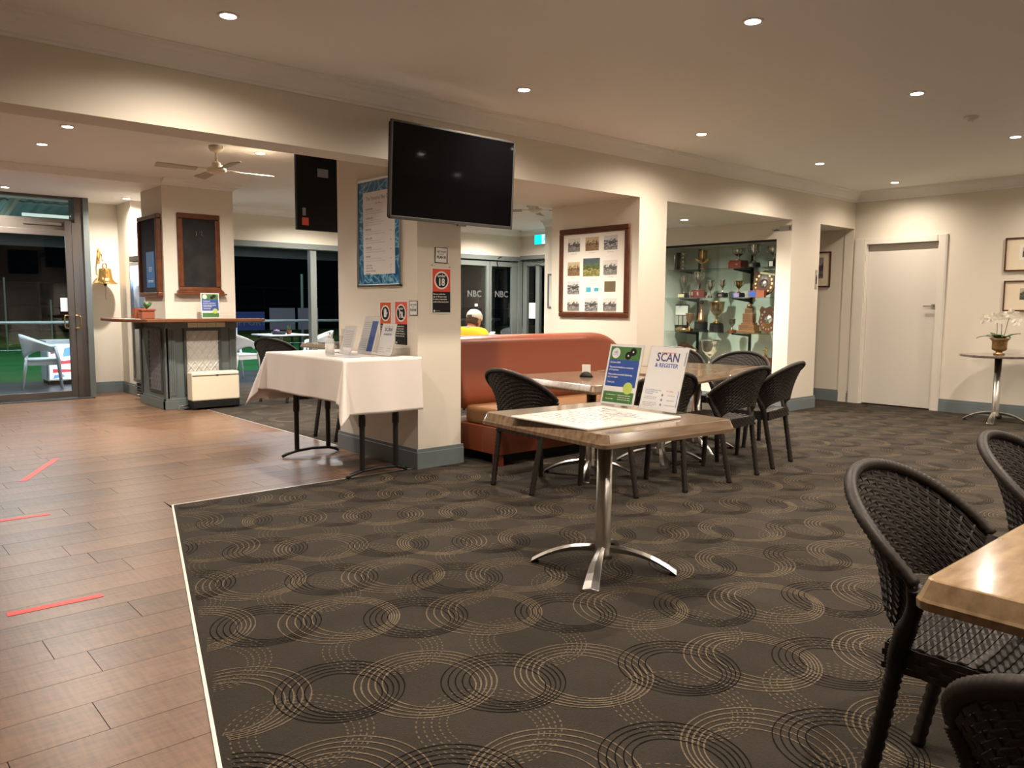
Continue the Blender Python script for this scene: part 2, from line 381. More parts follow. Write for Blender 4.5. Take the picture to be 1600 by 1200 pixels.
def struct(name, m, boxes, bevel=0):
    b = MB()
    for q in boxes: b.box(*q)
    return b.build(name, m, None, bevel=bevel, kind='structure')
def dup(root, loc, rz=0.0, label=None, group=None, rot=None):
    def cp(o, par):
        c = o.copy(); COL.objects.link(c)
        if par: c.parent = par
        for ch in list(o.children): cp(ch, c)
        return c
    r = cp(root, None); r.location = loc; r.rotation_euler = rot if rot else (0, 0, rz)
    if label: r['label'] = label
    if group: r['group'] = group
    return r
def text(name, body, size, m, parent, x, y, z=0.0012, ext=0.0003, align='CENTER', xs=1.0, label=None, bold=0.0, shear=0.0):
    """flat lettering in the parent's local x-y plane"""
    c = bpy.data.curves.new(name, 'FONT'); c.body = body; c.size = size; c.align_x = align; c.align_y = 'CENTER'
    c.extrude = ext; c.resolution_u = 2; c.offset = bold; c.shear = shear
    t = bpy.data.objects.new('tmp', c); COL.objects.link(t)
    dg = bpy.context.evaluated_depsgraph_get()
    me = bpy.data.meshes.new_from_object(t.evaluated_get(dg))
    bpy.data.objects.remove(t); bpy.data.curves.remove(c)
    me.materials.clear(); me.materials.append(m)
    for v in me.vertices: v.co = Vector((v.co.x*xs + x, v.co.y + y, v.co.z + z))
    o = bpy.data.objects.new(name, me); COL.objects.link(o); o.parent = parent
    if label: o['label'] = label
    return o
def lines(name, m, parent, rows, z=0.001, h=0.004, seed=1, dash=0.012):
    """rows of unreadably small print: (x0, x1, y)"""
    rnd = random.Random(seed); b = MB()
    for x0, x1, y in rows:
        x = x0
        while x < x1:
            wd = min(rnd.uniform(0.5, 1.6)*dash, x1-x); b.box(x, x+wd, y-h/2, y+h/2, z, z+0.0004); x += wd + dash*0.35
    return b.build(name, m, parent)
R_FRONT = (PI/2, 0, 0)               # hangs on a wall that faces -Y
R_WEST = (PI/2, 0, -PI/2)            # hangs on a wall that faces -X

# ------------------------------------------------------------------ the setting
W0, W1 = 4.77, 5.92                  # front and back of the arcade
CH, CB, CL, SO = 2.65, 2.60, 2.52, 2.205
XE = 9.95                            # end wall with the door
struct('ceiling', M['ceil'], [(-3, 10.1, -3.1, W0, CH, CH+0.05)])
struct('ceiling_bar', M['ceil'], [(-3, 10.3, 5.03, 11.3, CB, CB+0.05)])
struct('ceiling_bulkhead', M['ceil'], [(-3, 2.98, 9.35, 11.8, CL, CB-0.001), (2.98, 3.9, 10.1, 11.8, CL, CB-0.001)])
struct('ceiling_corridor', M['ceil'], [(7.0, 8.43, W1, 6.75, 2.225, 2.30)])
struct('wall_middle', M['wall'], [(-3, 3.275, W0, 5.03, SO, CH), (3.275, XE, W0, W1, SO, CH)])
struct('wall_pier_left', M['wall'], [(3.275, 3.67, W0, W1, 0, SO)])
struct('wall_pier_centre', M['wall'], [(5.734, 6.135, W0, W1, 0, SO)])
struct('wall_pier_right', M['wall'], [(8.43, 9.075, W0, 4.96, 0, SO), (8.43, 9.08, 4.96, 6.6, 0, 0.42), (8.43, 9.08, 4.96, W1, 2.0, SO), (8.43, 9.08, W1, 6.6, 2.0, CB),
       (8.99, 9.08, 4.96, 6.6, 0.42, 2.0), (8.43, 9.08, 6.6, 6.75, 0, CB)])
struct('wall_stub', M['wall'], [(9.08, 9.2, W1, 9.54, 0, CB)])
# end wall with door opening
struct('wall_right', M['wall'], [(XE, XE+0.16, -3.1, 3.75, 0, CH), (XE, XE+0.16, 4.60, 4.70, 0, CH), (XE, XE+0.16, 3.75, 4.60, 2.0, CH), (XE, XE+0.16, 4.70, 8.6, 0, CH), (9.935, XE, W0, W0+0.12, 0, SO)])
struct('wall_near', M['wall'], [(-3, 10.1, -3.2, -3.1, 0, CH)])
struct('wall_left', M['wall'], [(-3.1, -3, -3.1, 12, 0, CH)])
struct('wall_bell', M['wall'], [(2.60, 3.12, 11.62, 11.78, 0, CL), (3.12, 3.22, 11.02, 11.78, 0, CL), (3.22, 3.95, 11.02, 11.2, 0, CB)])
struct('wall_bar_column', M['wall'], [(2.98, 3.79, 9.35, 10.1, 0, CB)])
struct('wall_window', M['wall'], [(3.9, 10.2, 11.2, 11.36, 2.12, CB)])
struct('wall_side_door', M['wall'], [(10.05, 10.2, 8.6, 11.2, 2.14, CB), (10.05, 10.2, 8.6, 10.35, 0, 2.14)])

def cornice(name, p0, p1, inward, zc, h=0.11):
    """coved cornice from p0 to p1 below a ceiling at zc"""
    prof = [(0, 0), (0, -h), (0.012, -h), (0.016, -h+0.014), (0.03, -h+0.02), (0.045, -h+0.05), (0.07, -0.035), (0.095, -0.022), (0.10, -0.008), (0.115, -0.006), (0.115, 0)]
    b = MB(); rr = []
    for p in (p0, p1): rr.append([b.bm.verts.new((p[0]+inward[0]*a, p[1]+inward[1]*a, zc+z)) for a, z in prof])
    n = len(prof)
    for i in range(n): b.bm.faces.new((rr[0][i], rr[0][(i+1)%n], rr[1][(i+1)%n], rr[1][i]))
    b.bm.faces.new(rr[0]); b.bm.faces.new(rr[1][::-1])
    return b.build(name, M['ceil'], None, kind='structure')
cornice('trim_1', (-3, W0), (XE, W0), (0, -1), CH, 0.12)
cornice('trim_2', (XE, W0), (XE, -3.1), (-1, 0), CH, 0.12)
cornice('trim_3', (3.9, 11.2), (10.05, 11.2), (0, -1), CB, 0.10)
cornice('trim_4', (10.05, 11.2), (10.05, 8.6), (-1, 0), CB, 0.10)
cornice('trim_5', (9.08, 9.54), (9.08, 6.75), (-1, 0), CB, 0.10)
cornice('trim_6', (2.98, 9.35), (3.79, 9.35), (0, -1), CB, 0.07)
cornice('trim_7', (3.79, 9.35), (3.79, 10.1), (1, 0), CB, 0.07)

def baseb(name, runs):
    """skirting: (x0,x1,y0,y1) footprint of each run"""
    b = MB()
    for x0, x1, y0, y1 in runs:
        b.box(x0, x1, y0, y1, 0, 0.125)
        dx = 0.006 if x1-x0 < 0.05 else 0; dy = 0.006 if y1-y0 < 0.05 else 0
        b.box(x0+dx, x1-dx, y0+dy, y1-dy, 0.125, 0.15)
    return b.build(name, M['base'], None, kind='structure', bevel=0.003)
T = 0.018
baseb('baseboard_pier_left', [(3.275-T, 3.67+T, W0-T, W0), (3.275-T, 3.275, W0, W1+T), (3.275, 3.67+T, W1, W1+T), (3.67, 3.67+T, W0, W1)])
baseb('baseboard_pier_centre', [(5.734-T, 6.135+T, W0-T, W0), (6.135, 6.135+T, W0, W1), (5.734-T, 5.734, 5.35, W1)])
baseb('baseboard_pier_right', [(8.43-T, 9.075+T, W0-T, W0), (8.43-T, 8.43, W0, 6.75), (9.075, 9.075+T, W0, 4.96)])
baseb('baseboard_right', [(XE-T, XE, -3.1, 3.66), (XE-T, XE, 4.885, 8.6), (9.935-T, XE-T, W0-T, W0), (XE-T, XE, 4.68, W0)])
baseb('baseboard_bell', [(2.60, 3.12, 11.62-T, 11.62), (3.12-T, 3.12, 11.02, 11.62-T)])
baseb('baseboard_near', [(-3, XE, -3.1, -3.1+T)])

# carpet and boards
fl = struct('floor', M['sub'], [(-3.1, 10.3, -3.2, 11.9, -0.12, -0.014)])
def carpet_piece(name, poly):
    b = MB(); b.prism(poly, -0.012, 0.002); o = b.build(name, M['carpet'], fl)
    return o
edge_x = lambda y: 0.72 + (y-1.96)*0.2857
XC = 3.30                            # wood / carpet boundary in the bar room
XA = edge_x(4.82)
carpet_front = carpet_piece('carpet', [(edge_x(-3.1), -3.1), (9.95, -3.1), (9.95, 4.82), (XA, 4.82)])
carpet_back = carpet_piece('carpet', [(XC, 4.82), (10.1, 4.82), (10.1, 11.2), (3.8, 11.2), (3.8, 9.4), (XC, 9.05)])
# trim strip
b = MB()
def strip(p, q, wd=0.0055):
    d = (Vector(q)-Vector(p)); n = Vector((-d.y, d.x)).normalized()*wd
    b.prism([(p[0]-n.x, p[1]-n.y), (q[0]-n.x, q[1]-n.y), (q[0]+n.x, q[1]+n.y), (p[0]+n.x, p[1]+n.y)], -0.012, 0.0045)
strip((edge_x(-3.1), -3.1), (XA, 4.82)); strip((XA, 4.82), (3.26, 4.82)); strip((XC, 5.95), (XC, 9.05), 0.004)
b.build('edging_strip', M['steelstrip'], fl)
# boards: 200 mm rows running along X
rnd = random.Random(7)
bstuff = MB(); rows = 0
ys = 2.95 - 0.2*30
r = 0
while ys < 11.62:
    y0, y1 = ys, min(ys+0.2, 11.62)
    def xlim(y): return min(edge_x(y), 3.28) if y < 4.80 else 3.28
    if y0 < 4.82 <= y1: xr = edge_x(4.75)
    elif y0 < 4.82: xr = None
    else: xr = XC - 0.005 if y1 < 9.2 else 3.1
    x = -3.0 + (r*0.43) % 1.15 - 1.15
    end = (lambda y: (xr if xr is not None else edge_x(y) - 0.005))
    if y0 < 4.82 <= y1: end = lambda y: edge_x(min(y, 4.8))-0.005
    while x < max(end(y0), end(y1)) - 0.03:
        ln = rnd.choice((1.15, 1.15, 0.9, 0.62))
        a = max(x, -3.0); c = x+ln
        if c > a + 0.05:
            c0, c1 = min(c-0.0025, end(y0)), min(c-0.0025, end(y1))
            if c0 > a+0.02 and c1 > a+0.02:
                poly = [(a, y0+0.001), (c0, y0+0.001), (c1, y1-0.001), (a, y1-0.001)]
                vis = c > 0.16*y0 - 0.5 and 1.0 < y0 < 6.6
                if vis:
                    q = MB(); q.prism([(px-a, py-y0) for px, py in poly], -0.012, -0.0004*rnd.random()); o = q.build('plank', M['plank'], fl); o.location = (a, y0, 0)
                else: bstuff.prism(poly, -0.012, 0)
        x += ln
    ys += 0.2; r += 1
bstuff.build('plank_field', M['plank'], fl, kind='stuff')
# the narrow bare strip between the rows and the arcade line is covered by the row that crosses it
q = MB(); q.box(XA-0.008, 3.255, 4.826, 4.949, -0.012, -0.0005); q.build('plank', M['plank'], fl)

# woven ring pattern of the carpet: ribbons of yarn lying on the pile
def inside_front(x, y): return y < 4.78 and x > edge_x(y)+0.02 and x < 9.93 and y > -0.6
def inside_back(x, y): return XC+0.02 < x < 9.0 and 4.84 < y < 10.9 and not (x < 3.85 and y > 8.95)
def ring(b, cx, cy, rx, ry, wd, z, dash, inside, n=64, ph=0.0):
    prev = None
    for i in range(n+1):
        a = 2*PI*i/n + ph; ca, sa = math.cos(a), math.sin(a)
        p = (cx+rx*ca, cy+ry*sa)
        ok = inside(*p) and not (dash and i % dash == dash-1)
        wj = wd*(0.75+0.5*((i*7919) % 13)/13)
        cur = ((p[0]-wj*ca, p[1]-wj*sa), (p[0]+wj*ca, p[1]+wj*sa)) if ok else None
        if prev and cur:
            b.poly([(prev[0][0], prev[0][1], z), (prev[1][0], prev[1][1], z), (cur[1][0], cur[1][1], z), (cur[0][0], cur[0][1], z)])
        prev = cur
def pattern(parent, inside, x0, x1, y0, y1, n, extra):
    bt, bf, bd = MB(), MB(), MB()
    sx, sy = 0.472, 0.61
    i0 = int((x0-1.40)/sx)-1
    for i in range(i0, int((x1-1.40)/sx)+2):
        for j in range(int((y0-2.0)/sy)-2, int((y1-2.0)/sy)+3):
            cx = 1.40+i*sx + 0.05*math.sin(j*2.1+i); cy = 2.0 + j*sy + (0.305 if i % 2 else 0) + 0.03*math.sin(i*1.7+j)
            if not (x0-0.3 < cx < x1+0.3 and y0-0.3 < cy < y1+0.3): continue
            for k in range(5): ring(bt, cx+0.010*k*math.sin(i+j*1.3), cy-0.004*k, 0.228-0.0215*k, 0.226-0.0165*k, 0.0026 if extra else 0.0032, 0.0034, 0, inside, n)
            if extra:
                for k in range(5): ring(bf, cx+0.03, cy+0.305-0.004*k, 0.205-0.0215*k, 0.215-0.017*k, 0.0024, 0.0030, 4, inside, 200)
                for k in range(5): ring(bd, cx-0.235, cy+0.13-0.005*k, 0.20-0.0215*k, 0.20-0.017*k, 0.0017, 0.0038, 0, inside, 48)
    for bb, nm, mm in ((bt, 'tan_yarn', 'tanyarn'), (bf, 'faded_yarn', 'tanyarn2'), (bd, 'dark_yarn', 'darkyarn')):
        if len(bb.bm.faces): bb.build(nm, M[mm], parent, kind='stuff', recalc=False)
pattern(carpet_front, inside_front, 0.6, 9.95, -0.2, 4.8, 56, True)
pattern(carpet_back, inside_back, 3.3, 9.1, 4.85, 10.9, 32, False)

# floor tape
def tape(p, q, label):
    d = Vector((q[0]-p[0], q[1]-p[1])); n = Vector((-d.y, d.x)).normalized()*0.022; bb = MB()
    bb.prism([(p[0]-n.x, p[1]-n.y), (q[0]-n.x, q[1]-n.y), (q[0]+n.x, q[1]+n.y), (p[0]+n.x, p[1]+n.y)], 0.0003, 0.0016)
    tag(bb.build('floor_tape', M['tape']), label, 'tape', 'red distancing tapes on the boards')
tape((0.486, 3.50), (0.822, 3.493), 'red tape strip on the boards nearest the camera')
tape((0.60, 5.08), (0.94, 5.07), 'red tape strip on the boards in the middle, at the left photo edge')
tape((0.985, 6.13), (1.335, 6.865), 'red tape strip laid slantwise on the boards, farthest of the three')

# ------------------------------------------------------------------ downlights
def make_downlight(name, label, loc, lens, spot, group):
    t = thing(name, label, 'light', loc, 0, group)
    b = MB(); b.lathe([(0.038, -0.002), (0.040, -0.006), (0.052, -0.005), (0.055, -0.0005), (0.055, 0.0)], n=28)
    b.build('trim_ring', M['trimwhite'], t, smooth=True)
    b = MB(); b.lathe([(0.0, -0.008), (0.038, -0.0062), (0.038, -0.003)], n=24); b.build('lens', M[lens], t, smooth=True)
    l = bpy.data.objects.new('lamp_beam', spot); COL.objects.link(l); l.parent = t; l.location = (0, 0, -0.02)
    return t
XS = [(1.65, 'first'), (3.66, 'second'), (5.665, 'third'), (7.66, 'fourth'), (9.40, 'fifth')]
d0 = None
for yy, rowtxt in ((4.065, 'in the row along the arcade wall'), (2.335, 'in the row down the middle of the ceiling'), (0.6, 'in the row right of the frame'), (-1.3, 'in the row behind the camera')):
    for xx, nth in XS:
        lb = 'round recessed downlight, %s from the left %s' % (nth, rowtxt)
        if d0 is None: d0 = make_downlight('downlight', lb, (xx, yy, CH), 'lamp', SPOT_MAIN, 'main room downlights'); 
        else:
            dd = dup(d0, (xx, yy, CH), label=lb)
            if xx > 9:
                for c_ in dd.children:
                    if c_.type == 'LIGHT': c_.data = SPOT_END
dB = None
for xx, yy, zz, lb in ((1.59, 7.18, CB, 'upper of the two downlights left of the white ceiling fan'), (1.59, 8.12, CB, 'lower of the two downlights left of the white ceiling fan'),
        (3.185, 7.18, CB, 'bright downlight right of the near ceiling fan'), (3.185, 8.12, CB, 'downlight glowing behind the hub of the near ceiling fan'),
        (1.71, 10.75, CL, 'downlight in the lowered ceiling above the glass door'), (3.02, 10.80, CL, 'downlight in the lowered ceiling right of the bell'),
        (4.75, 5.47, SO, 'downlight in the arch soffit right of the wall television'), (7.54, 5.61, SO, 'downlight in the arch soffit above the trophy cabinet'),
        (7.6, 8.28, CB, 'small downlight above the far ceiling fan'), (8.96, 10.34, CB, 'small downlight below the corner of the wall television'),
        (5.6, 7.2, CB, 'bar room downlight hidden behind the arcade pier'), (5.55, 10.25, CB, 'bar room downlight near the window wall, behind the hanging television'), (7.3, 10.3, CB, 'added unseen downlight brightening the window wall, behind the arcade pier')):  # last one is an added lamp, out of view, to brighten the window wall
    if dB is None: dB = make_downlight('downlight', lb, (xx, yy, zz), 'lampw', SPOT_BAR, 'bar room downlights')
    else:
        dd = dup(dB, (xx, yy, zz), label=lb)
        if yy > 10.2 and xx > 4 or xx == 7.54:
            for c_ in dd.children:
                if c_.type == 'LIGHT': c_.data = SPOT_STRONG
# smoke detectors
def detector(loc, label, rx=0.0):
    t = thing('smoke_detector', label, 'smoke detector', loc)
    b = MB(); b.lathe([(0.0, -0.034), (0.022, -0.034), (0.028, -0.026), (0.046, -0.020), (0.052, -0.008), (0.052, 0)], n=24); b.build('housing', M['trimwhite'], t, smooth=True)
    b = MB(); b.lathe([(0, -0.037), (0.004, -0.036), (0.004, -0.033)], c=(0.02, 0, 0), n=8); b.build('indicator', M['red'], t, label='tiny red indicator light')
detector((6.64, 2.33, CH), 'round white smoke detector on the main ceiling at right')
detector((2.15, 5.9, CB), 'white smoke detector on the bar room ceiling behind the beam')

# ------------------------------------------------------------------ ceiling fans
def make_fan(label, loc, rz):
    t = thing('ceiling_fan', label, 'ceiling fan', loc, rz, 'white ceiling fans')
    b = MB(); b.lathe([(0.0, 0), (0.062, 0), (0.066, -0.02), (0.05, -0.045), (0.022, -0.055), (0.014, -0.06)], n=24); b.build('canopy', M['cream'], t, smooth=True)
    b = MB(); b.lathe([(0.012, -0.05), (0.012, -0.145)], n=12); b.build('rod', M['cream'], t)
    b = MB(); b.lathe([(0.016, -0.135), (0.032, -0.14), (0.038, -0.15), (0.04, -0.185), (0.075, -0.19), (0.085, -0.2), (0.085, -0.215), (0.07, -0.23), (0.03, -0.245), (0.0, -0.248)], n=28)
    b.build('motor', M['cream'], t, smooth=True)
    for k in range(4):
        R_ = Matrix.Rotation(k*PI/2, 4, 'Z') @ Matrix.Translation((0, 0, -0.205)) @ Matrix.Rotation(math.radians(11), 4, 'X')
        b = MB(); b.box(0.07, 0.20, -0.012, 0.012, -0.003, 0.003, R_); ar = b.build('blade_arm', M['cream'], t)
        b = MB(); b.prism([(0.17, -0.035), (0.50, -0.052), (0.515, -0.03), (0.515, 0.045), (0.50, 0.052), (0.17, 0.035)], -0.012, -0.004, R_)
        b.build('blade', M['jarrah_fan'], t)
    return t
M['jarrah_fan'] = mat('fan blade laminate', (0.42, 0.34, 0.25), 0.4)
f1 = make_fan('white four-blade ceiling fan nearest, behind the beam', (2.76, 7.15, CB), math.radians(-4))
dup(f1, (6.78, 7.30, CB), math.radians(40), 'white ceiling fan far off, seen through the arch right of the television')

# ------------------------------------------------------------------ televisions
def tv(name, label, loc, rot, wd, ht, back=False):
    t = thing(name, label, 'television', loc, rot=rot)
    bx('casing', M['black'], t, -wd/2+0.01, wd/2-0.01, -ht/2+0.01, ht/2-0.01, -0.045, -0.012, 0.004)
    b = MB(); e = 0.014
    b.box(-wd/2, wd/2, -ht/2, -ht/2+e*1.5, -0.012, 0.006); b.box(-wd/2, wd/2, ht/2-e, ht/2, -0.012, 0.006)
    b.box(-wd/2, -wd/2+e, -ht/2, ht/2, -0.012, 0.006); b.box(wd/2-e, wd/2, -ht/2, ht/2, -0.012, 0.006)
    b.build('bezel', M['bezel'], t, bevel=0.002)
    bx('screen', M['screen'], t, -wd/2+e, wd/2-e, -ht/2+e, ht/2-e, -0.012, 0.003)
    return t
t = tv('wall_television', 'large wall-mounted television with a dark screen above the under 18 sign', (3.355, 4.42, 2.075), (PI/2-math.radians(-3), 0, 0), 1.055, 0.625)
bx('logo_tab', M['bezel'], t, 0.03, 0.10, -0.322, -0.310, -0.01, 0.006)
bx('wall_bracket', M['black'], t, -0.15, 0.15, -0.12, 0.12, -0.34, -0.045)
t = thing('ceiling_television', 'black television seen from behind, hung beyond the beam left of the pier', 'television', (3.60, 6.30, 2.16), rot=(PI/2, 0, 0))
bx('casing', M['black'], t, -0.505, 0.505, -0.325, 0.325, -0.02, 0.02, 0.006)
bx('screen', M['screen'], t, -0.49, 0.49, -0.31, 0.31, -0.024, -0.019)
bx('rating_plate', M['greytext'], t, -0.31, -0.21, 0.13, 0.20, 0.02, 0.022, label='grey rating plate')
bx('sticker', M['salmon'], t, -0.46, -0.40, -0.285, -0.22, 0.02, 0.0215, label='red sticker')
bx('sticker', M['greytext'], t, -0.455, -0.425, -0.205, -0.14, 0.02, 0.0215, label='grey sticker')
b = MB(); b.lathe([(0.02, 0), (0.02, 0.44)], c=(0, 0, 0), n=12, m=Matrix.Rotation(-PI/2, 4, 'X')); b.build('ceiling_pole', M['black'], t)
bx('camera_dome', M['black'], t, -0.02, 0.02, 0.42, 0.44, -0.05, 0.05)

# ------------------------------------------------------------------ notices on the left pier
def sign_board(name, label, loc, rot, wd, ht, topm, top_frac=0.52):
    t = thing(name, label, 'sign', loc, rot=rot)
    b = MB(); r = 0.012
    pts = []
    for cx, cy, a0 in ((wd/2-r, ht/2-r, 0), (-wd/2+r, ht/2-r, 90), (-wd/2+r, -ht/2+r, 180), (wd/2-r, -ht/2+r, 270)):
        for k in range(5):
            a = math.radians(a0+k*22.5); pts.append((cx+r*math.cos(a), cy+r*math.sin(a)))
    b.prism(pts, 0, 0.003); b.build('backing_plate', M['white'], t)
    e = 0.008; ym = ht/2 - ht*top_frac
    bx('colour_panel', topm, t, -wd/2+e, wd/2-e, ym, ht/2-e, 0.003, 0.0036)
    bx('text_panel', M['black'], t, -wd/2+e, wd/2-e, -ht/2+e, ym, 0.003, 0.0036)
    cy = (ym+ht/2-e)/2; rr = min(wd*0.37, ht*0.21)
    b = MB(); b.lathe([(rr, 0.0036), (rr, 0.0042)], c=(0, cy, 0), n=40); b.build('white_ring', M['white'], t)
    b = MB(); b.lathe([(rr*0.82, 0.0042), (rr*0.82, 0.0048)], c=(0, cy, 0), n=40); b.build('black_disc', M['black'], t)
    return t, cy, rr, ym
t, cy, rr, ym = sign_board('under_18_sign', 'orange and black under 18 sign on the front face of the pier', (3.487, W0-0.001, 1.312), R_FRONT, 0.178, 0.335, M['red'])
text('lettering', 'under', 0.031, M['white'], t, 0, cy+rr*0.50, 0.0048, bold=0.0006)
text('lettering', '1', 0.074, M['white'], t, -0.017, cy-rr*0.24, 0.0048, bold=0.0022)
text('lettering', '8', 0.074, M['white'], t, 0.014, cy-rr*0.24, 0.0048, bold=0.0022, xs=0.85)
for k, s in enumerate(('Persons under the', 'age of 18 years must', 'be with a responsible', 'adult in this area by law')):
    text('lettering', s, 0.0155, M['white'], t, -0.075, ym-0.018-k*0.019, 0.0036, align='LEFT', xs=0.93, bold=0.0003)
b = MB(); b.lathe([(0.008, 0.0036), (0.008, 0.004)], c=(-0.066, -0.148, 0), n=12); b.build('crest', M['white'], t)
text('lettering', 'LIQUOR ACT', 0.007, M['white'], t, -0.054, -0.148, 0.0036, align='LEFT')
for sx in (-0.085, 0.075):
    b = MB(); b.lathe([(0.0045, 0), (0.0045, 0.004), (0.002, 0.005)], c=(sx, 0.185-0.01*(sx > 0), 0), n=12); b.build('screw_cap', M['greytext'], t)
def planb(label, loc, rot, wd, ht, tilt):
    t = thing('plan_b_notice', label, 'notice', loc, rot=rot)
    bx('backing', M['black'], t, -wd/2, wd/2, -ht/2, ht/2, 0, 0.002)
    R_ = Matrix.Rotation(math.radians(tilt), 4, 'Z')
    b = MB(); b.box(-wd/2+0.007, wd/2-0.009, -ht/2+0.006, ht/2-0.004, 0.002, 0.0028, R_); b.build('card', M['white'], t)
    k = wd/0.115
    text('lettering', "GET YOUR", 0.017*k, M['black'], t, 0, ht*0.22, 0.0028, bold=0.0005); text('lettering', 'THURSDAY', 0.010*k, M['black'], t, 0, ht*0.08, 0.0028)
    text('lettering', 'PLAN B', 0.027*k, M['black'], t, 0, -ht*0.13, 0.0028, bold=0.001, xs=0.9)
    return t
planb('small PLAN B notice above the orange under 18 sign', (3.486, W0-0.001, 1.571), R_FRONT, 0.116, 0.116, -2)
planb('small PLAN B notice beside the two red signs on the side of the pier', (3.274, 4.818, 1.183), R_WEST, 0.105, 0.108, 1)
t, cy, rr, ym = sign_board('open_hand_sign', 'orange sign with an open hand in a circle, left of the two behind the leaflets', (3.274, 5.193, 1.068), R_WEST, 0.165, 0.327, M['orange'])
b = MB()   # hand outline: palm, four fingers, thumb
b.prism([(-0.017, cy-0.030), (0.014, cy-0.030), (0.019, cy-0.004), (0.017, cy+0.010), (-0.019, cy+0.010), (-0.02, cy-0.015)], 0.0048, 0.0054)
for fx, fh in ((-0.0155, 0.030), (-0.0055, 0.038), (0.0045, 0.036), (0.0135, 0.028)): b.box(fx-0.004, fx+0.004, cy+0.010, cy+fh, 0.0048, 0.0054)
b.prism([(0.016, cy-0.016), (0.031, cy+0.004), (0.027, cy+0.010), (0.017, cy+0.002)], 0.0048, 0.0054)
b.build('hand_symbol', M['white'], t)
for k, s in enumerate(('It is against the law', 'to supply alcohol to', 'or to obtain it for', 'anyone under', 'the age of 18 years')): text('lettering', s, 0.0150, M['white'], t, -0.069, ym-0.016-k*0.018, 0.0036, align='LEFT', xs=0.93, bold=0.0002)
b = MB(); b.lathe([(0.007, 0.0036), (0.007, 0.004)], c=(-0.06, -0.143, 0), n=12); b.build('crest', M['white'], t)
t, cy, rr, ym = sign_board('no_under_18_sign', 'red sign with a struck-out 18, right of the hand sign', (3.274, 4.978, 1.070), R_WEST, 0.177, 0.335, M['salmon'])
text('lettering', 'under', 0.026, M['white'], t, 0, cy+rr*0.50, 0.0048, bold=0.0005); text('lettering', '1', 0.066, M['white'], t, -0.016, cy-rr*0.24, 0.0048, bold=0.0018); text('lettering', '8', 0.066, M['white'], t, 0.013, cy-rr*0.24, 0.0048, bold=0.0018, xs=0.85)
b = MB(); b.box(-0.062, 0.062, -0.0045, 0.0045, 0.0052, 0.0058, Matrix.Translation((0, cy, 0)) @ Matrix.Rotation(math.radians(-45), 4, 'Z')); b.build('strike_bar', M['white'], t)
for k, s in enumerate(('It is against the law', 'for a person under', 'the age of 18 years', 'to enter or remain in', 'this area of the club')): text('lettering', s, 0.0150, M['white'], t, -0.072, ym-0.016-k*0.018, 0.0036, align='LEFT', xs=0.93, bold=0.0002)
b = MB(); b.lathe([(0.008, 0.0036), (0.008, 0.004)], c=(-0.062, -0.145, 0), n=12); b.build('crest', M['white'], t)

# menu in a silver snap frame
t = thing('menu_board', 'tall menu in a silver snap frame with blue water print, behind the television', 'menu board', (3.274, 5.274, 1.755), rot=R_WEST)
bx('backing', M['water'], t, -0.30, 0.30, -0.40, 0.40, 0, 0.006)
b = MB(); e = 0.024; X0, Y0 = 0.315, 0.415
b.box(-X0, X0, -Y0, -Y0+e, 0, 0.016); b.box(-X0, X0, Y0-e, Y0, 0, 0.016); b.box(-X0, -X0+e, -Y0, Y0, 0, 0.016); b.box(X0-e, X0, -Y0, Y0, 0, 0.016)
b.build('snap_frame', M['alu'], t, bevel=0.004)
bx('menu_sheet', M['white'], t, -0.225, 0.225, -0.315, 0.315, 0.006, 0.0075)
text('lettering', 'The Neutral Bay Club', 0.042, M['greytext'], t, 0.0, 0.265, 0.0075, bold=0.0004)
text('lettering', 'Bar Menu', 0.022, M['greytext'], t, 0.0, 0.225, 0.0075)
yy = 0.185
for hd, n in (('SANDWICHES', 2), ('CLUB SALADS', 3), ('FRIED RICE', 2), ('FISH & CHIPS', 2), ('SCHNITZEL', 2), ('BURGERS', 2)):
    text('lettering', hd, 0.017, M['greytext'], t, -0.19, yy, 0.0075, align='LEFT', bold=0.0006)
    lines('print_lines', M['greytext'], t, [(-0.19, 0.04+0.05*(k % 2), yy-0.017*(k+1)) for k in range(n)], 0.0075, 0.0025, seed=int(yy*1000)+500)
    text('lettering', '$16', 0.013, M['greytext'], t, 0.17, yy-0.02, 0.0075); yy -= 0.022+0.0175*n+0.012
for k, (s, p) in enumerate((('GARLIC BREAD', '$8'), ('BOWL OF CHIPS', '$9'), ('SEASONAL VEGETABLES', '$9'), ('SIDE SALAD', '$8'))):
    text('lettering', s, 0.0135, M['greytext'], t, -0.19, yy-k*0.021, 0.0075, align='LEFT', bold=0.0004); text('lettering', p, 0.013, M['greytext'], t, 0.17, yy-k*0.021, 0.0075)
text('lettering', 'BON APPETIT', 0.013, M['greytext'], t, -0.02, yy-0.10, 0.0075)

# ------------------------------------------------------------------ framed pictures
def frame_parts(t, wd, ht, fw_, fd, fm, mount):
    b = MB()
    for (x0, x1, y0, y1) in ((-wd/2, wd/2, -ht/2, -ht/2+fw_), (-wd/2, wd/2, ht/2-fw_, ht/2), (-wd/2, -wd/2+fw_, -ht/2+fw_, ht/2-fw_), (wd/2-fw_, wd/2, -ht/2+fw_, ht/2-fw_)): b.box(x0, x1, y0, y1, 0, fd)
    b.build('frame', fm, t, bevel=fw_*0.2)
    bx('mount', mount, t, -wd/2+fw_*0.8, wd/2-fw_*0.8, -ht/2+fw_*0.8, ht/2-fw_*0.8, 0.001, fd*0.45)
t = thing('framed_photographs', 'large dark wood frame holding eleven old clubhouse photographs, above the booth', 'picture', (5.733, 5.328, 1.537), rot=R_WEST)
frame_parts(t, 0.915, 0.872, 0.045, 0.03, M['frwood'], M['mountwhite'])
b = MB(); 
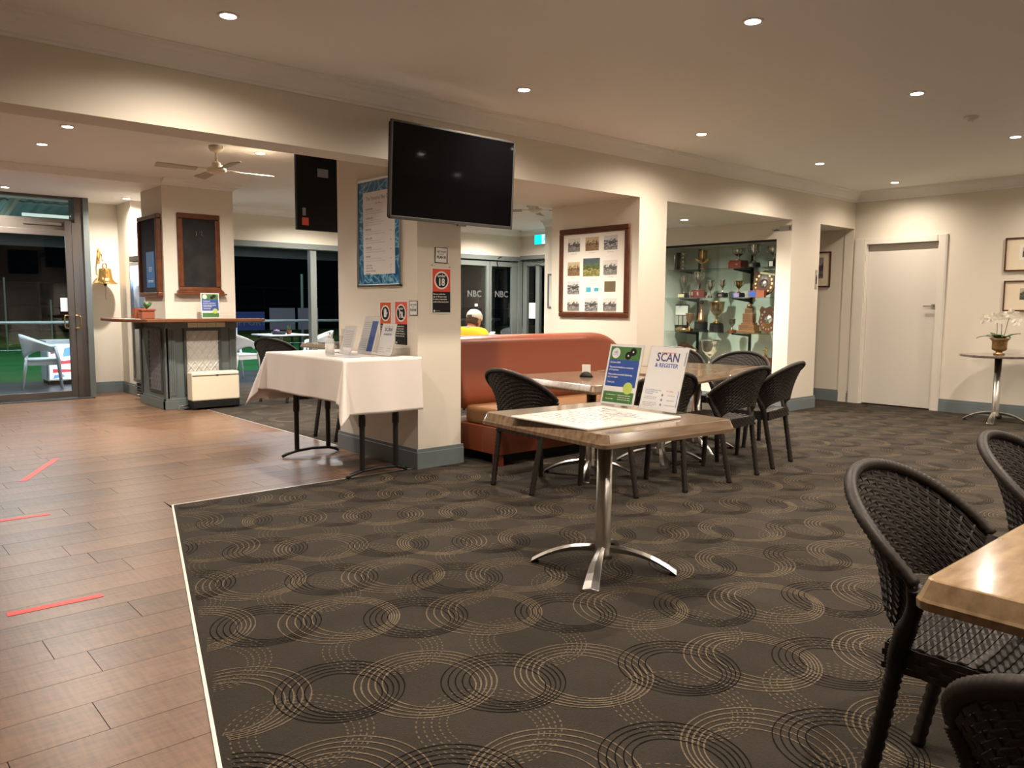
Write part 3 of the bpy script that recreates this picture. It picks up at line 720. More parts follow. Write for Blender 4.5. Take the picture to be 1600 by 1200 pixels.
for (x0, x1, y0, y1) in ((-0.405, 0.405, -0.395, -0.385), (-0.405, 0.405, 0.378, 0.388), (-0.415, -0.405, -0.39, 0.39), (0.405, 0.415, -0.39, 0.39)): b.box(x0, x1, y0, y1, 0.0135, 0.024)
b.build('inner_slip', M['mahog'], t)
def photo(m, cx, cy, w_, h_, cap=True):
    bx('photograph', M[m], t, cx-w_/2, cx+w_/2, cy-h_/2, cy+h_/2, 0.0135, 0.0155)
    if cap: lines('caption', M['greytext'], t, [(cx-0.04, cx+0.04, cy-h_/2-0.02)], 0.0135, 0.004, seed=int(abs(cx*977+cy*131)*10))
for cy, row in ((0.275, (('ph_bw', 0.165, 0.135), ('ph_sepia', 0.175, 0.13), ('ph_bw2', 0.17, 0.135))), (0.04, (('ph_sepia', 0.165, 0.135), None, ('ph_bw', 0.17, 0.14))),
                (-0.145, (('ph_bw2', 0.165, 0.13), None, None)), (-0.315, (('ph_bw', 0.165, 0.125), ('ph_bw2', 0.17, 0.13), ('ph_bw', 0.17, 0.125)))):
    for cx, q in zip((-0.26, -0.015, 0.225), row):
        if q: photo(q[0], cx, cy, q[1], q[2])
photo('ph_col', -0.02, 0.05, 0.22, 0.175, False)
bx('photograph', M['olive'], t, 0.155, 0.295, -0.19, -0.09, 0.0135, 0.0155, label='plain olive panel')
bx('photograph', M['teal'], t, -0.085, -0.022, -0.19, -0.145, 0.0135, 0.0155); bx('photograph', M['teal'], t, 0.022, 0.08, -0.185, -0.15, 0.0135, 0.0155)
lines('caption', M['greytext'], t, [(-0.03, 0.05, -0.075), (-0.03, 0.05, -0.09), (-0.03, 0.045, -0.105), (-0.08, -0.03, -0.215), (0.02, 0.07, -0.215)], 0.0135, 0.004)

def small_picture(label, loc, wd, ht, fm, mount, art, aw, ah, fw_=0.014, inner=None, off=(0, 0.02)):
    t = thing('framed_picture', label, 'picture', loc, rot=R_WEST)
    frame_parts(t, wd, ht, fw_, 0.022, fm, mount)
    if inner: bx('inner_mount', inner, t, off[0]-aw/2-0.03, off[0]+aw/2+0.03, off[1]-ah/2-0.03, off[1]+ah/2+0.03, 0.0095, 0.0108)
    bx('print', art, t, off[0]-aw/2, off[0]+aw/2, off[1]-ah/2, off[1]+ah/2, 0.0108, 0.012)
    return t
small_picture('thin dark framed etching, upper of the two at the right photo edge', (9.949, 2.775, 1.808), 0.56, 0.365, M['frwood'], M['mount'], M['ph_etch'], 0.22, 0.105, inner=M['mountwhite'])
small_picture('thin dark framed etching, lower of the two, just above the orchid', (9.949, 2.765, 1.355), 0.56, 0.335, M['frwood'], M['mount'], M['ph_etch'], 0.24, 0.125)
small_picture('small framed violet landscape in the passage left of the white door', (9.949, 5.31, 1.71), 0.50, 0.46, M['frwood'], M['mount'], M['ph_violet'], 0.30, 0.27, fw_=0.018)
small_picture('grey framed picture with an orange print, behind the end of the booth', (9.079, 9.14, 1.46), 0.62, 0.56, M['frame'], M['white'], M['ph_orange'], 0.24, 0.36, fw_=0.028)

# toilet signs
t = thing('ladies_sign', 'small Ladies sign with a figure, high beside the trophy cabinet', 'sign', (8.429, 4.888, 2.115), rot=R_WEST)
bx('name_tab', M['alu'], t, -0.04, 0.115, -0.028, 0.032, 0.0, 0.004)
text('lettering', 'Ladies', 0.034, M['black'], t, -0.085, -0.012, 0.001, bold=0.0006)
b = MB(); b.lathe([(0.006, 0.004), (0.006, 0.005)], c=(0.09, 0.02, 0), n=12); b.prism([(0.082, -0.008), (0.098, -0.008), (0.094, 0.012), (0.086, 0.012)], 0.004, 0.005); b.box(0.086, 0.0885, -0.022, -0.008, 0.004, 0.005); b.box(0.0915, 0.094, -0.022, -0.008, 0.004, 0.005)
b.build('figure_symbol', M['black'], t)
t = thing('gents_sign', 'narrow upright metal sign with a figure on the white pier face', 'sign', (9.02, W0-0.001, 1.545), rot=R_FRONT)
bx('plate', M['alu'], t, -0.024, 0.024, -0.115, 0.115, 0, 0.004)
b = MB(); b.lathe([(0.009, 0.004), (0.009, 0.005)], c=(0, 0.045, 0), n=12); b.box(-0.013, 0.013, -0.01, 0.034, 0.004, 0.005); b.box(-0.010, -0.001, -0.055, -0.01, 0.004, 0.005); b.box(0.001, 0.010, -0.055, -0.01, 0.004, 0.005)
b.build('figure_symbol', M['black'], t)

# ------------------------------------------------------------------ white door at the end wall
b = MB(); b.box(9.992, 10.03, 3.757, 4.595, 0.012, 1.915); d = b.build('door_1', M['door'], kind='structure', bevel=0.002)
bx('head_panel', M['door'], d, 10.005, 10.03, 3.757, 4.595, 1.918, 1.995)
q = MB(); q.box(9.984, 9.992, 3.765, 3.815, 1.213, 1.263); q.lathe([(0.009, 0), (0.009, 0.028)], c=(0, 0, 0), n=10, m=Matrix.Translation((9.984, 3.79, 1.238)) @ Matrix.Rotation(-PI/2, 4, 'Y')); q.box(9.944, 9.956, 3.778, 3.895, 1.230, 1.246)
q.build('door_handle', M['handle'], d, bevel=0.0015)
q = MB()
for (y0, y1, z0, z1) in ((3.655, 3.752, 0, 2.075), (4.600, 4.76-0.005, 0, 2.075), (3.752, 4.600, 2.0, 2.075)):
    q.box(9.928, 9.952, y0, y1, z0, z1); q.box(9.922, 9.930, y0+0.012, y1-0.012, z0, z1-0.0)
q.box(9.952, 10.03, 3.745, 3.756, 0, 2.0); q.box(9.952, 10.03, 4.596, 4.606, 0, 2.0)
q.build('architrave', M['trimwhite'], d, bevel=0.002)

# ------------------------------------------------------------------ trophy cabinet
cab = thing('trophy_cabinet', 'built-in glass fronted trophy cabinet lined in pale green', 'cabinet', (8.43, 5.78, 0.42))
bx('lining', M['cabback'], cab, 0.545, 0.558, -0.82, 0.82, 0.001, 1.578)
bx('side_lining', M['cabback'], cab, 0.02, 0.545, -0.819, -0.812, 0.001, 1.578); bx('side_lining', M['cabback'], cab, 0.02, 0.545, 0.812, 0.819, 0.001, 1.578)
bx('top_rail', M['black'], cab, 0.0, 0.03, -0.82, 0.82, 1.555, 1.579); bx('bottom_rail', M['black'], cab, 0.0, 0.03, -0.82, 0.82, 0.001, 0.018)
for sy in (-0.82, 0.812): bx('jamb', M['black'], cab, 0.0, 0.02, sy, sy+0.008, 0.018, 1.555)
bx('glass_door', M['cabglass'], cab, 0.010, 0.014, -0.81, -0.002, 0.018, 1.555); bx('glass_door', M['cabglass'], cab, 0.018, 0.022, -0.03, 0.81, 0.018, 1.555)
SH = (1.69, 1.33, 0.895)
for z in SH: bx('glass_shelf', M['shelfglass'], cab, 0.04, 0.50, -0.80, 0.80, z-0.42-0.008, z-0.42)
for yb_ in (-0.18, 0.62):
    bx('shelf_upright', M['black'], cab, 0.52, 0.545, yb_-0.014, yb_+0.014, 0.01, 1.56)
    for z in SH:
        q = MB(); q.prism([(0.52, 0), (0.12, 0), (0.12, -0.012), (0.52, -0.05)], -0.006, 0.006, Matrix.Translation((0, yb_, z-0.42-0.009)) @ Matrix.Rotation(PI/2, 4, 'X')); q.build('shelf_bracket', M['black'], cab)
def P3(a, b_, k): return a+(b_-a)*k
def cup(label, y, z, h, r, m='silver', base='black', bh=0.05, br=None, handles=True, sx=8.68, style='cup', cat='trophy', lid=False):
    t = thing('trophy_cup', label, cat, (sx, y, z), 0, 'trophies in the cabinet')
    br = br or r*0.75
    q = MB(); q.lathe([(br, 0), (br, bh*0.75), (br*0.92, bh*0.8), (br*0.92, bh)], n=20 if style != 'square' else 4, a0=PI/4); q.build('plinth', M[base], t)
    H = h-bh
    if style == 'bowl': pr_ = [(r*0.45, 0), (r*0.5, H*0.05), (r*0.15, H*0.14), (r*0.12, H*0.3), (r*0.6, H*0.42), (r, H*0.7), (r*1.02, H*0.95), (r*1.06, H), (r*0.98, H), (r*0.9, H*0.72), (r*0.1, H*0.46), (0, H*0.45)]
    else: pr_ = [(r*0.55, 0), (r*0.55, H*0.03), (r*0.2, H*0.1), (r*0.12, H*0.18), (r*0.2, H*0.25), (r*0.12, H*0.32), (r*0.5, H*0.42), (r*0.86, H*0.58), (r*0.9, H*0.8), (r*0.98, H*0.95), (r*1.08, H), (r, H), (r*0.8, H*0.8), (r*0.75, H*0.58), (r*0.1, H*0.42), (0, H*0.41)]
    q = MB(); q.lathe(pr_, c=(0, 0, bh), n=22); q.build('cup_body', M[m], t, smooth=True)
    if handles:
        for s_ in (-1, 1):
            q = MB(); q.tube([(0, s_*r*0.85, bh+H*0.55), (0, s_*r*1.3, bh+H*0.62), (0, s_*r*1.55, bh+H*0.82), (0, s_*r*1.35, bh+H*0.99), (0, s_*r*1.0, bh+H*0.93)], r*0.07, 6); q.build('handle', M[m], t, smooth=True)
    return t
def plate(t, m, w_, z0, z1, x):
    bx('name_plate', M[m], t, x-0.002, x, -w_/2, w_/2, z0, z1)
# top shelf
t = thing('silver_tube_award', 'slim silver tube award on the top shelf, far left', 'trophy', (8.68, 6.60, SH[0]), 0, 'trophies in the cabinet')
q = MB(); q.lathe([(0.05, 0), (0.05, 0.02), (0.02, 0.025), (0.02, 0.20), (0.026, 0.21), (0, 0.215)], n=16); q.build('tube', M['pewter'], t, smooth=True); bx('stand', M['black'], t, 0.03, 0.05, -0.06, 0.06, 0, 0.24)
t = thing('stacked_ball_award', 'crystal award of stacked balls on the top shelf', 'trophy', (8.68, 6.46, SH[0]), 0, 'trophies in the cabinet')
q = MB(); pf = []
for k in range(5): pf += [(0.015, k*0.05), (0.034, k*0.05+0.012), (0.034, k*0.05+0.036), (0.015, k*0.05+0.048)]
q.lathe([(0, 0)]+pf+[(0, 0.25)], n=14); q.build('ball_stack', M['silver'], t, smooth=True)
t = cup('tall gilt goblet with spreading wings on the top shelf', 6.15, SH[0], 0.25, 0.06, 'gold', 'gold', 0.012, 0.06, False)
for s_ in (-1, 1):
    q = MB(); q.prism([(0, 0.08), (s_*0.06, 0.09), (s_*0.125, 0.15), (s_*0.06, 0.13), (0, 0.135)], -0.004, 0.004, Matrix.Rotation(PI/2, 4, 'Z') @ Matrix.Rotation(PI/2, 4, 'X')); q.build('wing', M['gold'], t)
t = cup('low gilt bowl on a square dark red plinth, top shelf', 5.62, SH[0], 0.25, 0.085, 'silver', 'coral', 0.10, 0.125, False, style='square')
bx('name_plate', M['pewter'], t, -0.093, -0.089, -0.05, -0.01, 0.035, 0.06)
t = cup('tall two-handled silver cup on a black plinth, top shelf', 5.40, SH[0], 0.29, 0.062, 'silver', 'black', 0.065, 0.075); plate(t, 'pewter', 0.06, 0.015, 0.05, -0.075)
t = cup('wide silver cup at the right end of the top shelf', 5.13, SH[0], 0.25, 0.075, 'silver', 'black', 0.08, 0.07); plate(t, 'white', 0.05, 0.01, 0.07, -0.07)
# second shelf
t = thing('bowler_figurine', 'small dark bowler figurine at the left end of the second shelf', 'figurine', (8.68, 6.63, SH[1]), 0, 'trophies in the cabinet')
bx('plinth', M['gold'], t, -0.03, 0.03, -0.035, 0.035, 0, 0.04)
q = MB(); q.tube([(0, 0, 0.04), (0, 0.008, 0.09), (-0.02, 0, 0.12), (-0.02, 0, 0.145)], [0.012, 0.014, 0.018, 0.012], 8); q.lathe([(0, 0.14), (0.012, 0.146), (0.012, 0.162), (0, 0.17)], c=(-0.02, 0, 0), n=10); q.tube([(-0.02, 0, 0.13), (-0.06, -0.02, 0.10)], 0.006, 6); q.build('bowler', M['bronze'], t, smooth=True)
t = cup('slender silver cup with a pale label plinth, second shelf', 6.43, SH[1], 0.29, 0.055, 'silver', 'black', 0.06, 0.07, False); plate(t, 'label', 0.10, 0.008, 0.05, -0.071)
t = cup('two-handled silver cup on a round dark red drum, second shelf', 6.21, SH[1], 0.335, 0.062, 'silver', 'coral', 0.10, 0.10)
for k in range(8): a = k*PI/4+0.2; bx('shield_plate', M['pewter'], t, -0.102*math.cos(a)-0.004, -0.102*math.cos(a)+0.0, 0.102*math.sin(a)-0.012, 0.102*math.sin(a)+0.012, 0.03, 0.075)
t = cup('small silver cup with open handles, second shelf left of centre', 6.02, SH[1], 0.225, 0.042, 'silver', 'silver', 0.02, 0.032)
t = cup('small silver cup on a stepped black plinth, second shelf', 5.84, SH[1], 0.225, 0.034, 'silver', 'black', 0.06, 0.072, style='square'); plate(t, 'pewter', 0.05, 0.015, 0.045, -0.052)
t = cup('small gilt cup on a blue and black plinth, second shelf', 5.60, SH[1], 0.21, 0.046, 'gold', 'black', 0.06, 0.075, style='square'); plate(t, 'mauve', 0.07, 0.005, 0.055, -0.055); bx('blue_panel', M['bluep'], t, -0.056, -0.054, 0.0, 0.05, 0.005, 0.055)
def shield(label, y, z, w_, h_, m, plates, pm, centre, rx):
    t = thing('trophy_shield', label, 'shield', (8.66, y, z), rot=(PI/2, 0, -PI/2), group='trophies in the cabinet')
    t.rotation_euler = (PI/2-math.radians(8), math.radians(rx), -PI/2)
    pts = [(-0.5, 0.36), (-0.42, 0.5), (-0.22, 0.42), (0, 0.5), (0.22, 0.42), (0.42, 0.5), (0.5, 0.36), (0.44, 0.18), (0.5, -0.08), (0.34, -0.36), (0, -0.5), (-0.34, -0.36), (-0.5, -0.08), (-0.44, 0.18)]
    q = MB(); q.prism([(p[0]*w_, p[1]*h_+h_*0.5) for p in pts], 0, 0.016); q.build('shield_board', m, t, bevel=0.004)
    for k in range(plates):
        a = math.radians(130+k*280/(plates-1)); px, py = 0.36*w_*math.cos(a), h_*0.5+0.36*h_*math.sin(a)
        q = MB(); q.prism([(px-0.012, py+0.014), (px+0.012, py+0.014), (px+0.012, py-0.004), (px, py-0.016), (px-0.012, py-0.004)], 0.016, 0.019); q.build('shield_plate', M[pm], t)
    q = MB(); q.lathe([(centre, 0.016), (centre*0.8, 0.024), (0, 0.028)], c=(0, h_*0.5, 0), n=24); q.build('centre_boss', M['pewter'], t, smooth=True)
    return t
t = shield('large brown shield with gilt plates, right end of the second shelf', 5.25, SH[1]+0.002, 0.31, 0.33, M['frwood'], 12, 'brass', 0.055, 0)
q = MB(); q.box(-0.11, 0.10, 0.275, 0.298, 0.016, 0.020, Matrix.Rotation(math.radians(-9), 4, 'Z')); q.build('title_scroll', M['label'], t)
t = thing('award_case', 'small blue and orange box in front of the brown shield', 'box', (8.59, 5.29, SH[1]), 0, 'trophies in the cabinet')
bx('case', M['terracotta'], t, -0.02, 0.02, -0.11, 0.11, 0, 0.085); bx('blue_panel', M['bluep'], t, -0.022, -0.02, 0.0, 0.10, 0.01, 0.075)
# third shelf
t = thing('silver_tablet_award', 'white and silver tablet award in a gilt stand, left end of the third shelf', 'trophy', (8.68, 6.46, SH[2]), 0, 'trophies in the cabinet')
bx('stand', M['black'], t, 0.0, 0.015, -0.105, 0.105, 0.03, 0.345); bx('tablet', M['white'], t, -0.006, 0.0, -0.10, 0.10, 0.21, 0.33)
for k in (-1, 0, 1): bx('silver_bar', M['pewter'], t, -0.02, 0.0, k*0.066-0.027, k*0.066+0.027, 0.075, 0.20)
q = MB(); q.lathe([(0.09, 0), (0.09, 0.02), (0.06, 0.05), (0.02, 0.06), (0, 0.06)], n=24, sx=0.6); q.build('foot', M['gold'], t, smooth=True)
q = MB(); 
for a in (35, -35, 145, -145): q.box(0.0, 0.045, -0.003, 0.003, -0.007, -0.006, Matrix.Rotation(PI/2, 4, 'Z') @ Matrix.Rotation(-PI/2, 4, 'X') @ Matrix.Translation((0, -0.27, 0)) @ Matrix.Rotation(math.radians(a), 4, 'Z'))
q.build('crossed_emblem', M['redtext'], t)
cup('small coppery two-handled cup with a gilt foot, third shelf', 6.33, SH[2], 0.235, 0.055, 'bronze', 'gold', 0.03, 0.055)
t = thing('column_award', 'bronze column award topped by a dark ball on a black plinth, third shelf', 'trophy', (8.68, 6.15, SH[2]), 0, 'trophies in the cabinet')
q = MB(); q.lathe([(0.10, 0), (0.10, 0.015), (0.085, 0.02), (0.085, 0.12), (0.07, 0.125)], n=20); q.build('plinth', M['black'], t)
q = MB(); q.lathe([(0.065, 0.125), (0.04, 0.16), (0.035, 0.24), (0.02, 0.25), (0.015, 0.35), (0.02, 0.352)], n=16); q.build('column', M['bronze'], t, smooth=True)
q = MB(); q.lathe([(0, 0.350), (0.022, 0.358), (0.03, 0.378), (0.022, 0.398), (0, 0.406)], n=16); q.build('ball', M['black'], t, smooth=True)
cup('largest gilt-brown cup on a dark blue drum, centre of the third shelf', 5.91, SH[2], 0.385, 0.098, 'gold', 'black', 0.11, 0.09, False)
cup('short silver vase on a low plinth, third shelf right of the big cup', 5.68, SH[2], 0.17, 0.045, 'silver', 'mahog', 0.03, 0.06, False)
t = thing('stepped_monument_award', 'stepped copper monument award with a ball on top, third shelf', 'trophy', (8.68, 5.44, SH[2]), 0, 'trophies in the cabinet')
bz = M['bronze']
for (a, z0, z1) in ((0.13, 0, 0.03), (0.11, 0.03, 0.10), (0.085, 0.10, 0.125), (0.07, 0.125, 0.24), (0.05, 0.24, 0.30)): bx('step', bz, t, -a*0.6, a*0.6, -a, a, z0, z1, 0.004)
q = MB(); q.lathe([(0, 0.30), (0.025, 0.306), (0.036, 0.33), (0.025, 0.358), (0, 0.366)], n=16); q.build('ball', bz, t, smooth=True)
shield('dark octagonal shield crowded with silver plates, right end of the third shelf', 5.17, SH[2]+0.002, 0.27, 0.33, M['frwood'], 14, 'pewter', 0.06, 0)
# cabinet floor
t = thing('tilted_award_box', 'dark wooden award leaning on the cabinet floor with a yellow label', 'trophy', (8.70, 6.38, 0.438), 0, 'trophies in the cabinet')
q = MB(); q.prism([(-0.16, 0), (0.16, 0), (0.16, 0.22), (0.05, 0.30), (-0.16, 0.20)], -0.05, 0.05, Matrix.Rotation(PI/2, 4, 'Z') @ Matrix.Rotation(PI/2, 4, 'X')); q.build('block', M['frwood'], t)
q = MB(); q.box(-0.056, -0.051, -0.14, 0.02, 0.215, 0.245, Matrix.Rotation(math.radians(12), 4, 'X')); q.build('label_strip', M['label'], t)
cup('big clear silver goblet standing on the cabinet floor', 6.0, 0.438, 0.35, 0.13, 'silver', 'black', 0.02, 0.08, False)
t = thing('red_plinth_award', 'small gilt figure on a tall dark red plinth, bottom right of the cabinet', 'trophy', (8.68, 5.19, 0.438), 0, 'trophies in the cabinet')
bx('plinth', M['coral'], t, -0.06, 0.06, -0.12, 0.12, 0, 0.16); q = MB(); q.tube([(0, 0, 0.16), (0, 0.01, 0.21), (0, -0.01, 0.25), (0, 0.02, 0.29)], [0.02, 0.014, 0.014, 0.006], 8); q.tube([(0, -0.01, 0.24), (0, 0.05, 0.25)], 0.006, 6); q.build('gilt_figure', M['brass'], t, smooth=True)
bx('column', M['gold'], t, -0.062, -0.058, 0.03, 0.045, 0.005, 0.155)

# ------------------------------------------------------------------ wicker chairs
def chair_surface(u, v):
    """u -1..1 around the back, v 0 bottom .. 1 rim (chair faces +Y)"""
    a = u*PI/2
    top = Vector((0.285*math.sin(a), -0.12-0.235*math.cos(a)**0.9 if math.cos(a) > 0 else -0.12, 0.60+0.19*max(math.cos(a), 0)**0.8))
    bot = Vector((0.205*math.sin(a*0.95), -0.175-0.085*math.cos(a), 0.44+0.075*max(math.cos(a), 0)**0.6))
    p = bot.lerp(top, v); bulge = math.sin(v*PI)*0.02
    n = Vector((math.sin(a), -math.cos(a)*0.6, 0))
    return p - n*bulge, n
def weave_back(rows=20, cols=24):
    b = MB()
    for j in range(rows):
        v0, v1 = (j+0.03)/rows, (j+0.97)/rows
        g = []
        for i in range(cols+1):
            u = -1+2*i/cols; off = 0.0048*(1 if (i+j) % 2 else -1)
            a, n = chair_surface(u, v0); c, _ = chair_surface(u, v1)
            mid, _ = chair_surface(u, (v0+v1)/2)
            g.append([b.bm.verts.new(a+n*off*0.3), b.bm.verts.new(mid+n*(off+0.002)), b.bm.verts.new(c+n*off*0.3)])
        for p, q in zip(g, g[1:]):
            for k in range(2): b.bm.faces.new((p[k], q[k], q[k+1], p[k+1]))
    for i in range(1, cols, 1):
        u = -1+2*i/cols
        pts = [chair_surface(u, v/6)[0] for v in range(7)]
        n = chair_surface(u, 0.5)[1]; s_ = Vector((-n.y, n.x, 0)).normalized()*0.0028
        vs = [(b.bm.verts.new(p-s_), b.bm.verts.new(p+s_)) for p in pts]
        for p, q in zip(vs, vs[1:]): b.bm.faces.new((p[0], p[1], q[1], q[0]))
    return b
def weave_seat(w0=0.20, w1=0.225, y0=-0.20, y1=0.225, rows=20, cols=20, z=0.43):
    b = MB()
    for j in range(rows):
        t0, t1 = (j+0.06)/rows, (j+0.94)/rows; g = []
        for i in range(cols+1):
            s_ = -1+2*i/cols; off = 0.003*(1 if (i+j) % 2 else -1); r = []
            for t_, k in ((t0, 0.3), ((t0+t1)/2, 1), (t1, 0.3)):
                ww = w0+(w1-w0)*t_; y = y0+(y1-y0)*t_; zz = z-0.012*(1-s_*s_)*math.sin(t_*PI) - (0.02 if t_ > 0.97 else 0)
                r.append(b.bm.verts.new((s_*ww, y, zz+off*k)))
            g.append(r)
        for p, q in zip(g, g[1:]):
            for k in range(2): b.bm.faces.new((p[k], q[k], q[k+1], p[k+1]))
    return b
def wrapped(pts, r, turns, n=8):
    """a tube bound with cord: ribbed radius"""
    P_ = []; R_ = []
    segs = len(pts)-1
    for i in range(turns*2+1):
        f = i/(turns*2)*segs; k = min(int(f), segs-1); p = Vector(pts[k]).lerp(Vector(pts[k+1]), f-k)
        P_.append(p); rr = r if not isinstance(r, (list, tuple)) else r[k]+(r[k+1]-r[k])*(f-k); R_.append(rr*(1.04 if i % 2 else 0.84))
    b = MB(); b.tube(P_, R_, n); return b
def spline(pts, n):
    out = []; P_ = [Vector(p) for p in pts]; P_ = [P_[0]*2-P_[1]]+P_+[P_[-1]*2-P_[-2]]
    for i in range(1, len(P_)-2):
        for k in range(n):
            t_ = k/n; a, b_, c, d = P_[i-1:i+3]
            out.append(0.5*((2*b_)+(c-a)*t_+(2*a-5*b_+4*c-d)*t_**2+(-a+3*b_-3*c+d)*t_**3))
    out.append(P_[-2]); return out
def make_chair(label, loc, rz, group):
    t = thing('wicker_chair', label, 'chair', loc, rz, group); m = M['wicker']
    weave_back().build('backrest', m, t, solid=0.003, recalc=False)
    weave_seat().build('seat', m, t, solid=0.003, recalc=False)
    b = MB()   # woven seat apron
    per = [(-0.205, -0.205), (0.205, -0.205), (0.232, 0.232), (-0.232, 0.232)]
    for j in range(4):
        zt = 0.428-j*0.0155; loop = []
        for e in range(4):
            p, q = Vector(per[e]), Vector(per[(e+1) % 4])
            for i in range(16):
                c = p.lerp(q, i/16); o = (1 if (i+j) % 2 else -1)*0.0025; loop.append((c.x*(1+o*4), c.y*(1+o*4)))
        n = len(loop); tv_ = [b.bm.verts.new((x, y, zt)) for x, y in loop]; bv = [b.bm.verts.new((x, y, zt-0.0145)) for x, y in loop]
        for i in range(n): b.bm.faces.new((tv_[i], tv_[(i+1) % n], bv[(i+1) % n], bv[i]))
    b.build('apron', m, t, solid=0.004, recalc=False)
    b = MB(); b.prism([(-0.19, -0.19), (0.19, -0.19), (0.215, 0.215), (-0.215, 0.215)], 0.375, 0.395); b.build('seat_frame', M['black'], t)
    rim = [chair_surface(-1+2*i/28, 1.0)[0]+Vector((0, 0, 0.004)) for i in range(29)]
    wrapped(rim, 0.0165, 60, 8).build('rim', m, t, smooth=True)
    for s_ in (-1, 1):
        e0 = chair_surface(s_, 1.0)[0]; e1 = chair_surface(s_, 0.0)[0]
        pts = spline([e0, e0.lerp(e1, 0.35)+Vector((0, 0.012, 0)), (s_*0.215, -0.165, 0.44), (s_*0.205, -0.185, 0.33), (s_*0.190, -0.245, 0.0)], 5)
        rr = [0.018]*8+[0.023]*6+[0.020]*(len(pts)-14)
        wrapped(pts, rr, 46, 8).build('leg', m, t, smooth=True)
        wrapped([(s_*0.215, 0.205, 0.415), (s_*0.205, 0.20, 0.2), (s_*0.19, 0.20, 0.0)], [0.023, 0.021, 0.018], 26, 8).build('leg', m, t, smooth=True)
    return t
G1 = 'wicker chairs at the booth tables'; G2 = 'wicker chairs at the near table'
ch0 = make_chair('wicker chair left of the booth table, its back in front of the booth end', (3.605, 3.82, 0), -PI/2, G1)
dup(ch0, (4.07, 3.335, 0), math.radians(-16), 'wicker chair mostly hidden behind the two leaflet holders of the front table', G1)
dup(ch0, (4.83, 3.28, 0), math.radians(3), 'wicker chair right of the front table, the left of the two seen from behind', G1)
dup(ch0, (5.46, 3.36, 0), math.radians(10), 'wicker chair farthest right of the booth tables, seen from behind', G1)
dup(ch0, (6.10, 3.98, 0), math.radians(105), 'wicker chair with its broad back against the trophy cabinet', G1)
dup(ch0, (6.27, 4.72, 0), math.radians(130), 'wicker chair farthest back, partly seen right above the SCAN leaflet', G1)
dup(ch0, (2.045, 0.565, 0), math.radians(183), 'large wicker chair in the right foreground, its hollow back facing the camera', G2)
dup(ch0, (2.86, 0.535, 0), math.radians(183), 'wicker chair cut by the right photo edge, behind the foreground chair', G2)
dup(ch0, (1.37, 0.13, 0), math.radians(-82), 'wicker chair cut by the bottom right corner, seen from outside', G2)
G3 = 'wicker chairs in the bar room'
dup(ch0, (3.62, 6.38, 0), -PI/2, 'dark wicker chair whose legs show under the clothed trestle table', G3)
dup(ch0, (4.40, 9.35, 0), math.radians(-60), 'dark wicker chair right behind the serving bar, beyond the sanitiser', G3)
dup(ch0, (5.35, 8.55, 0), math.radians(20), 'dark wicker chair at the far brown table, beyond the trestle table', G3)

# ------------------------------------------------------------------ pedestal tables
def pedestal(t, h, rz=0.0, arm=0.335, px=0.0, py=0.0):
    Rz = Matrix.Translation((px, py, 0)) @ Matrix.Rotation(rz, 4, 'Z')
    b = MB(); b.lathe([(0.044, 0.055), (0.046, 0.075), (0.038, 0.095), (0.035, 0.12), (0.035, h)], n=28, m=Rz); b.build('post', M['alu'], t, smooth=True)
    for k in range(4):
        Rk = Rz @ Matrix.Rotation(k*PI/2, 4, 'Z'); b = MB(); sec = []
        for i in range(9):
            f = i/8; x = 0.03+(arm-0.03)*f; zt = 0.092*(1-f**2.2)+0.022; th = 0.035-0.016*f; wd = 0.014+0.022*f
            sec.append([b.bm.verts.new(Rk @ Vector(q)) for q in ((x, -wd, zt-0.008), (x, 0, zt), (x, wd, zt-0.008), (x, wd*0.5, zt-th), (x, -wd*0.5, zt-th))])
        for a, c in zip(sec, sec[1:]):
            for i in range(5): b.bm.faces.new((a[i], a[(i+1) % 5], c[(i+1) % 5], c[i]))
        b.bm.faces.new(sec[0]); b.bm.faces.new(sec[-1][::-1]); b.build('foot', M['alu'], t, bevel=0.001)
        b = MB(); b.lathe([(0.012, 0), (0.012, 0.012), (0.008, 0.014)], n=10, m=Rk @ Matrix.Translation((arm-0.022, 0, 0))); b.build('glide', M['black'], t)
    b = MB(); b.box(-0.19, 0.19, -0.025, 0.025, h-0.008, h, Rz); b.box(-0.025, 0.025, -0.19, 0.19, h-0.008, h, Rz); b.build('top_bracket', M['blackmetal'], t)
def moulded_top(t, wd, dp, h, m, edge=0.055, flare=0.016, cx=0.0, cy=0.0):
    b = MB(); x, y = wd/2, dp/2; r = 0.03
    def ring_(x_, y_, z_, r_):
        out = []
        for sx, sy, a0 in ((1, 1, 0), (-1, 1, 90), (-1, -1, 180), (1, -1, 270)):
            for k in range(4):
                a = math.radians(a0+k*30); out.append(b.bm.verts.new((cx+sx*(x_-r_)+r_*math.cos(a), cy+sy*(y_-r_)+r_*math.sin(a), z_)))
        return out
    rs = [ring_(x-flare-0.004, y-flare-0.004, h, 0.02), ring_(x-flare, y-flare, h-0.002, 0.022), ring_(x-0.003, y-0.003, h-edge*0.62, r), ring_(x, y, h-edge*0.72, r), ring_(x-0.001, y-0.001, h-edge, r), ring_(x-0.02, y-0.02, h-edge, r), ring_(x-0.03, y-0.03, h-0.025, 0.02)]
    for a, c in zip(rs, rs[1:]):
        n = len(a)
        for i in range(n): b.bm.faces.new((a[i], a[(i+1) % n], c[(i+1) % n], c[i]))
    b.bm.faces.new(rs[0]); b.bm.faces.new(rs[-1][::-1]); b.build('tabletop', m, t)
TH = 0.712
t = thing('pedestal_table', 'square brown table on one aluminium pedestal in front, holding the leaflets', 'table', (2.66, 2.385, 0), math.radians(-4.5), 'brown pedestal tables')
moulded_top(t, 0.80, 0.835, TH, M['tableshell']); pedestal(t, TH-0.025, math.radians(38))
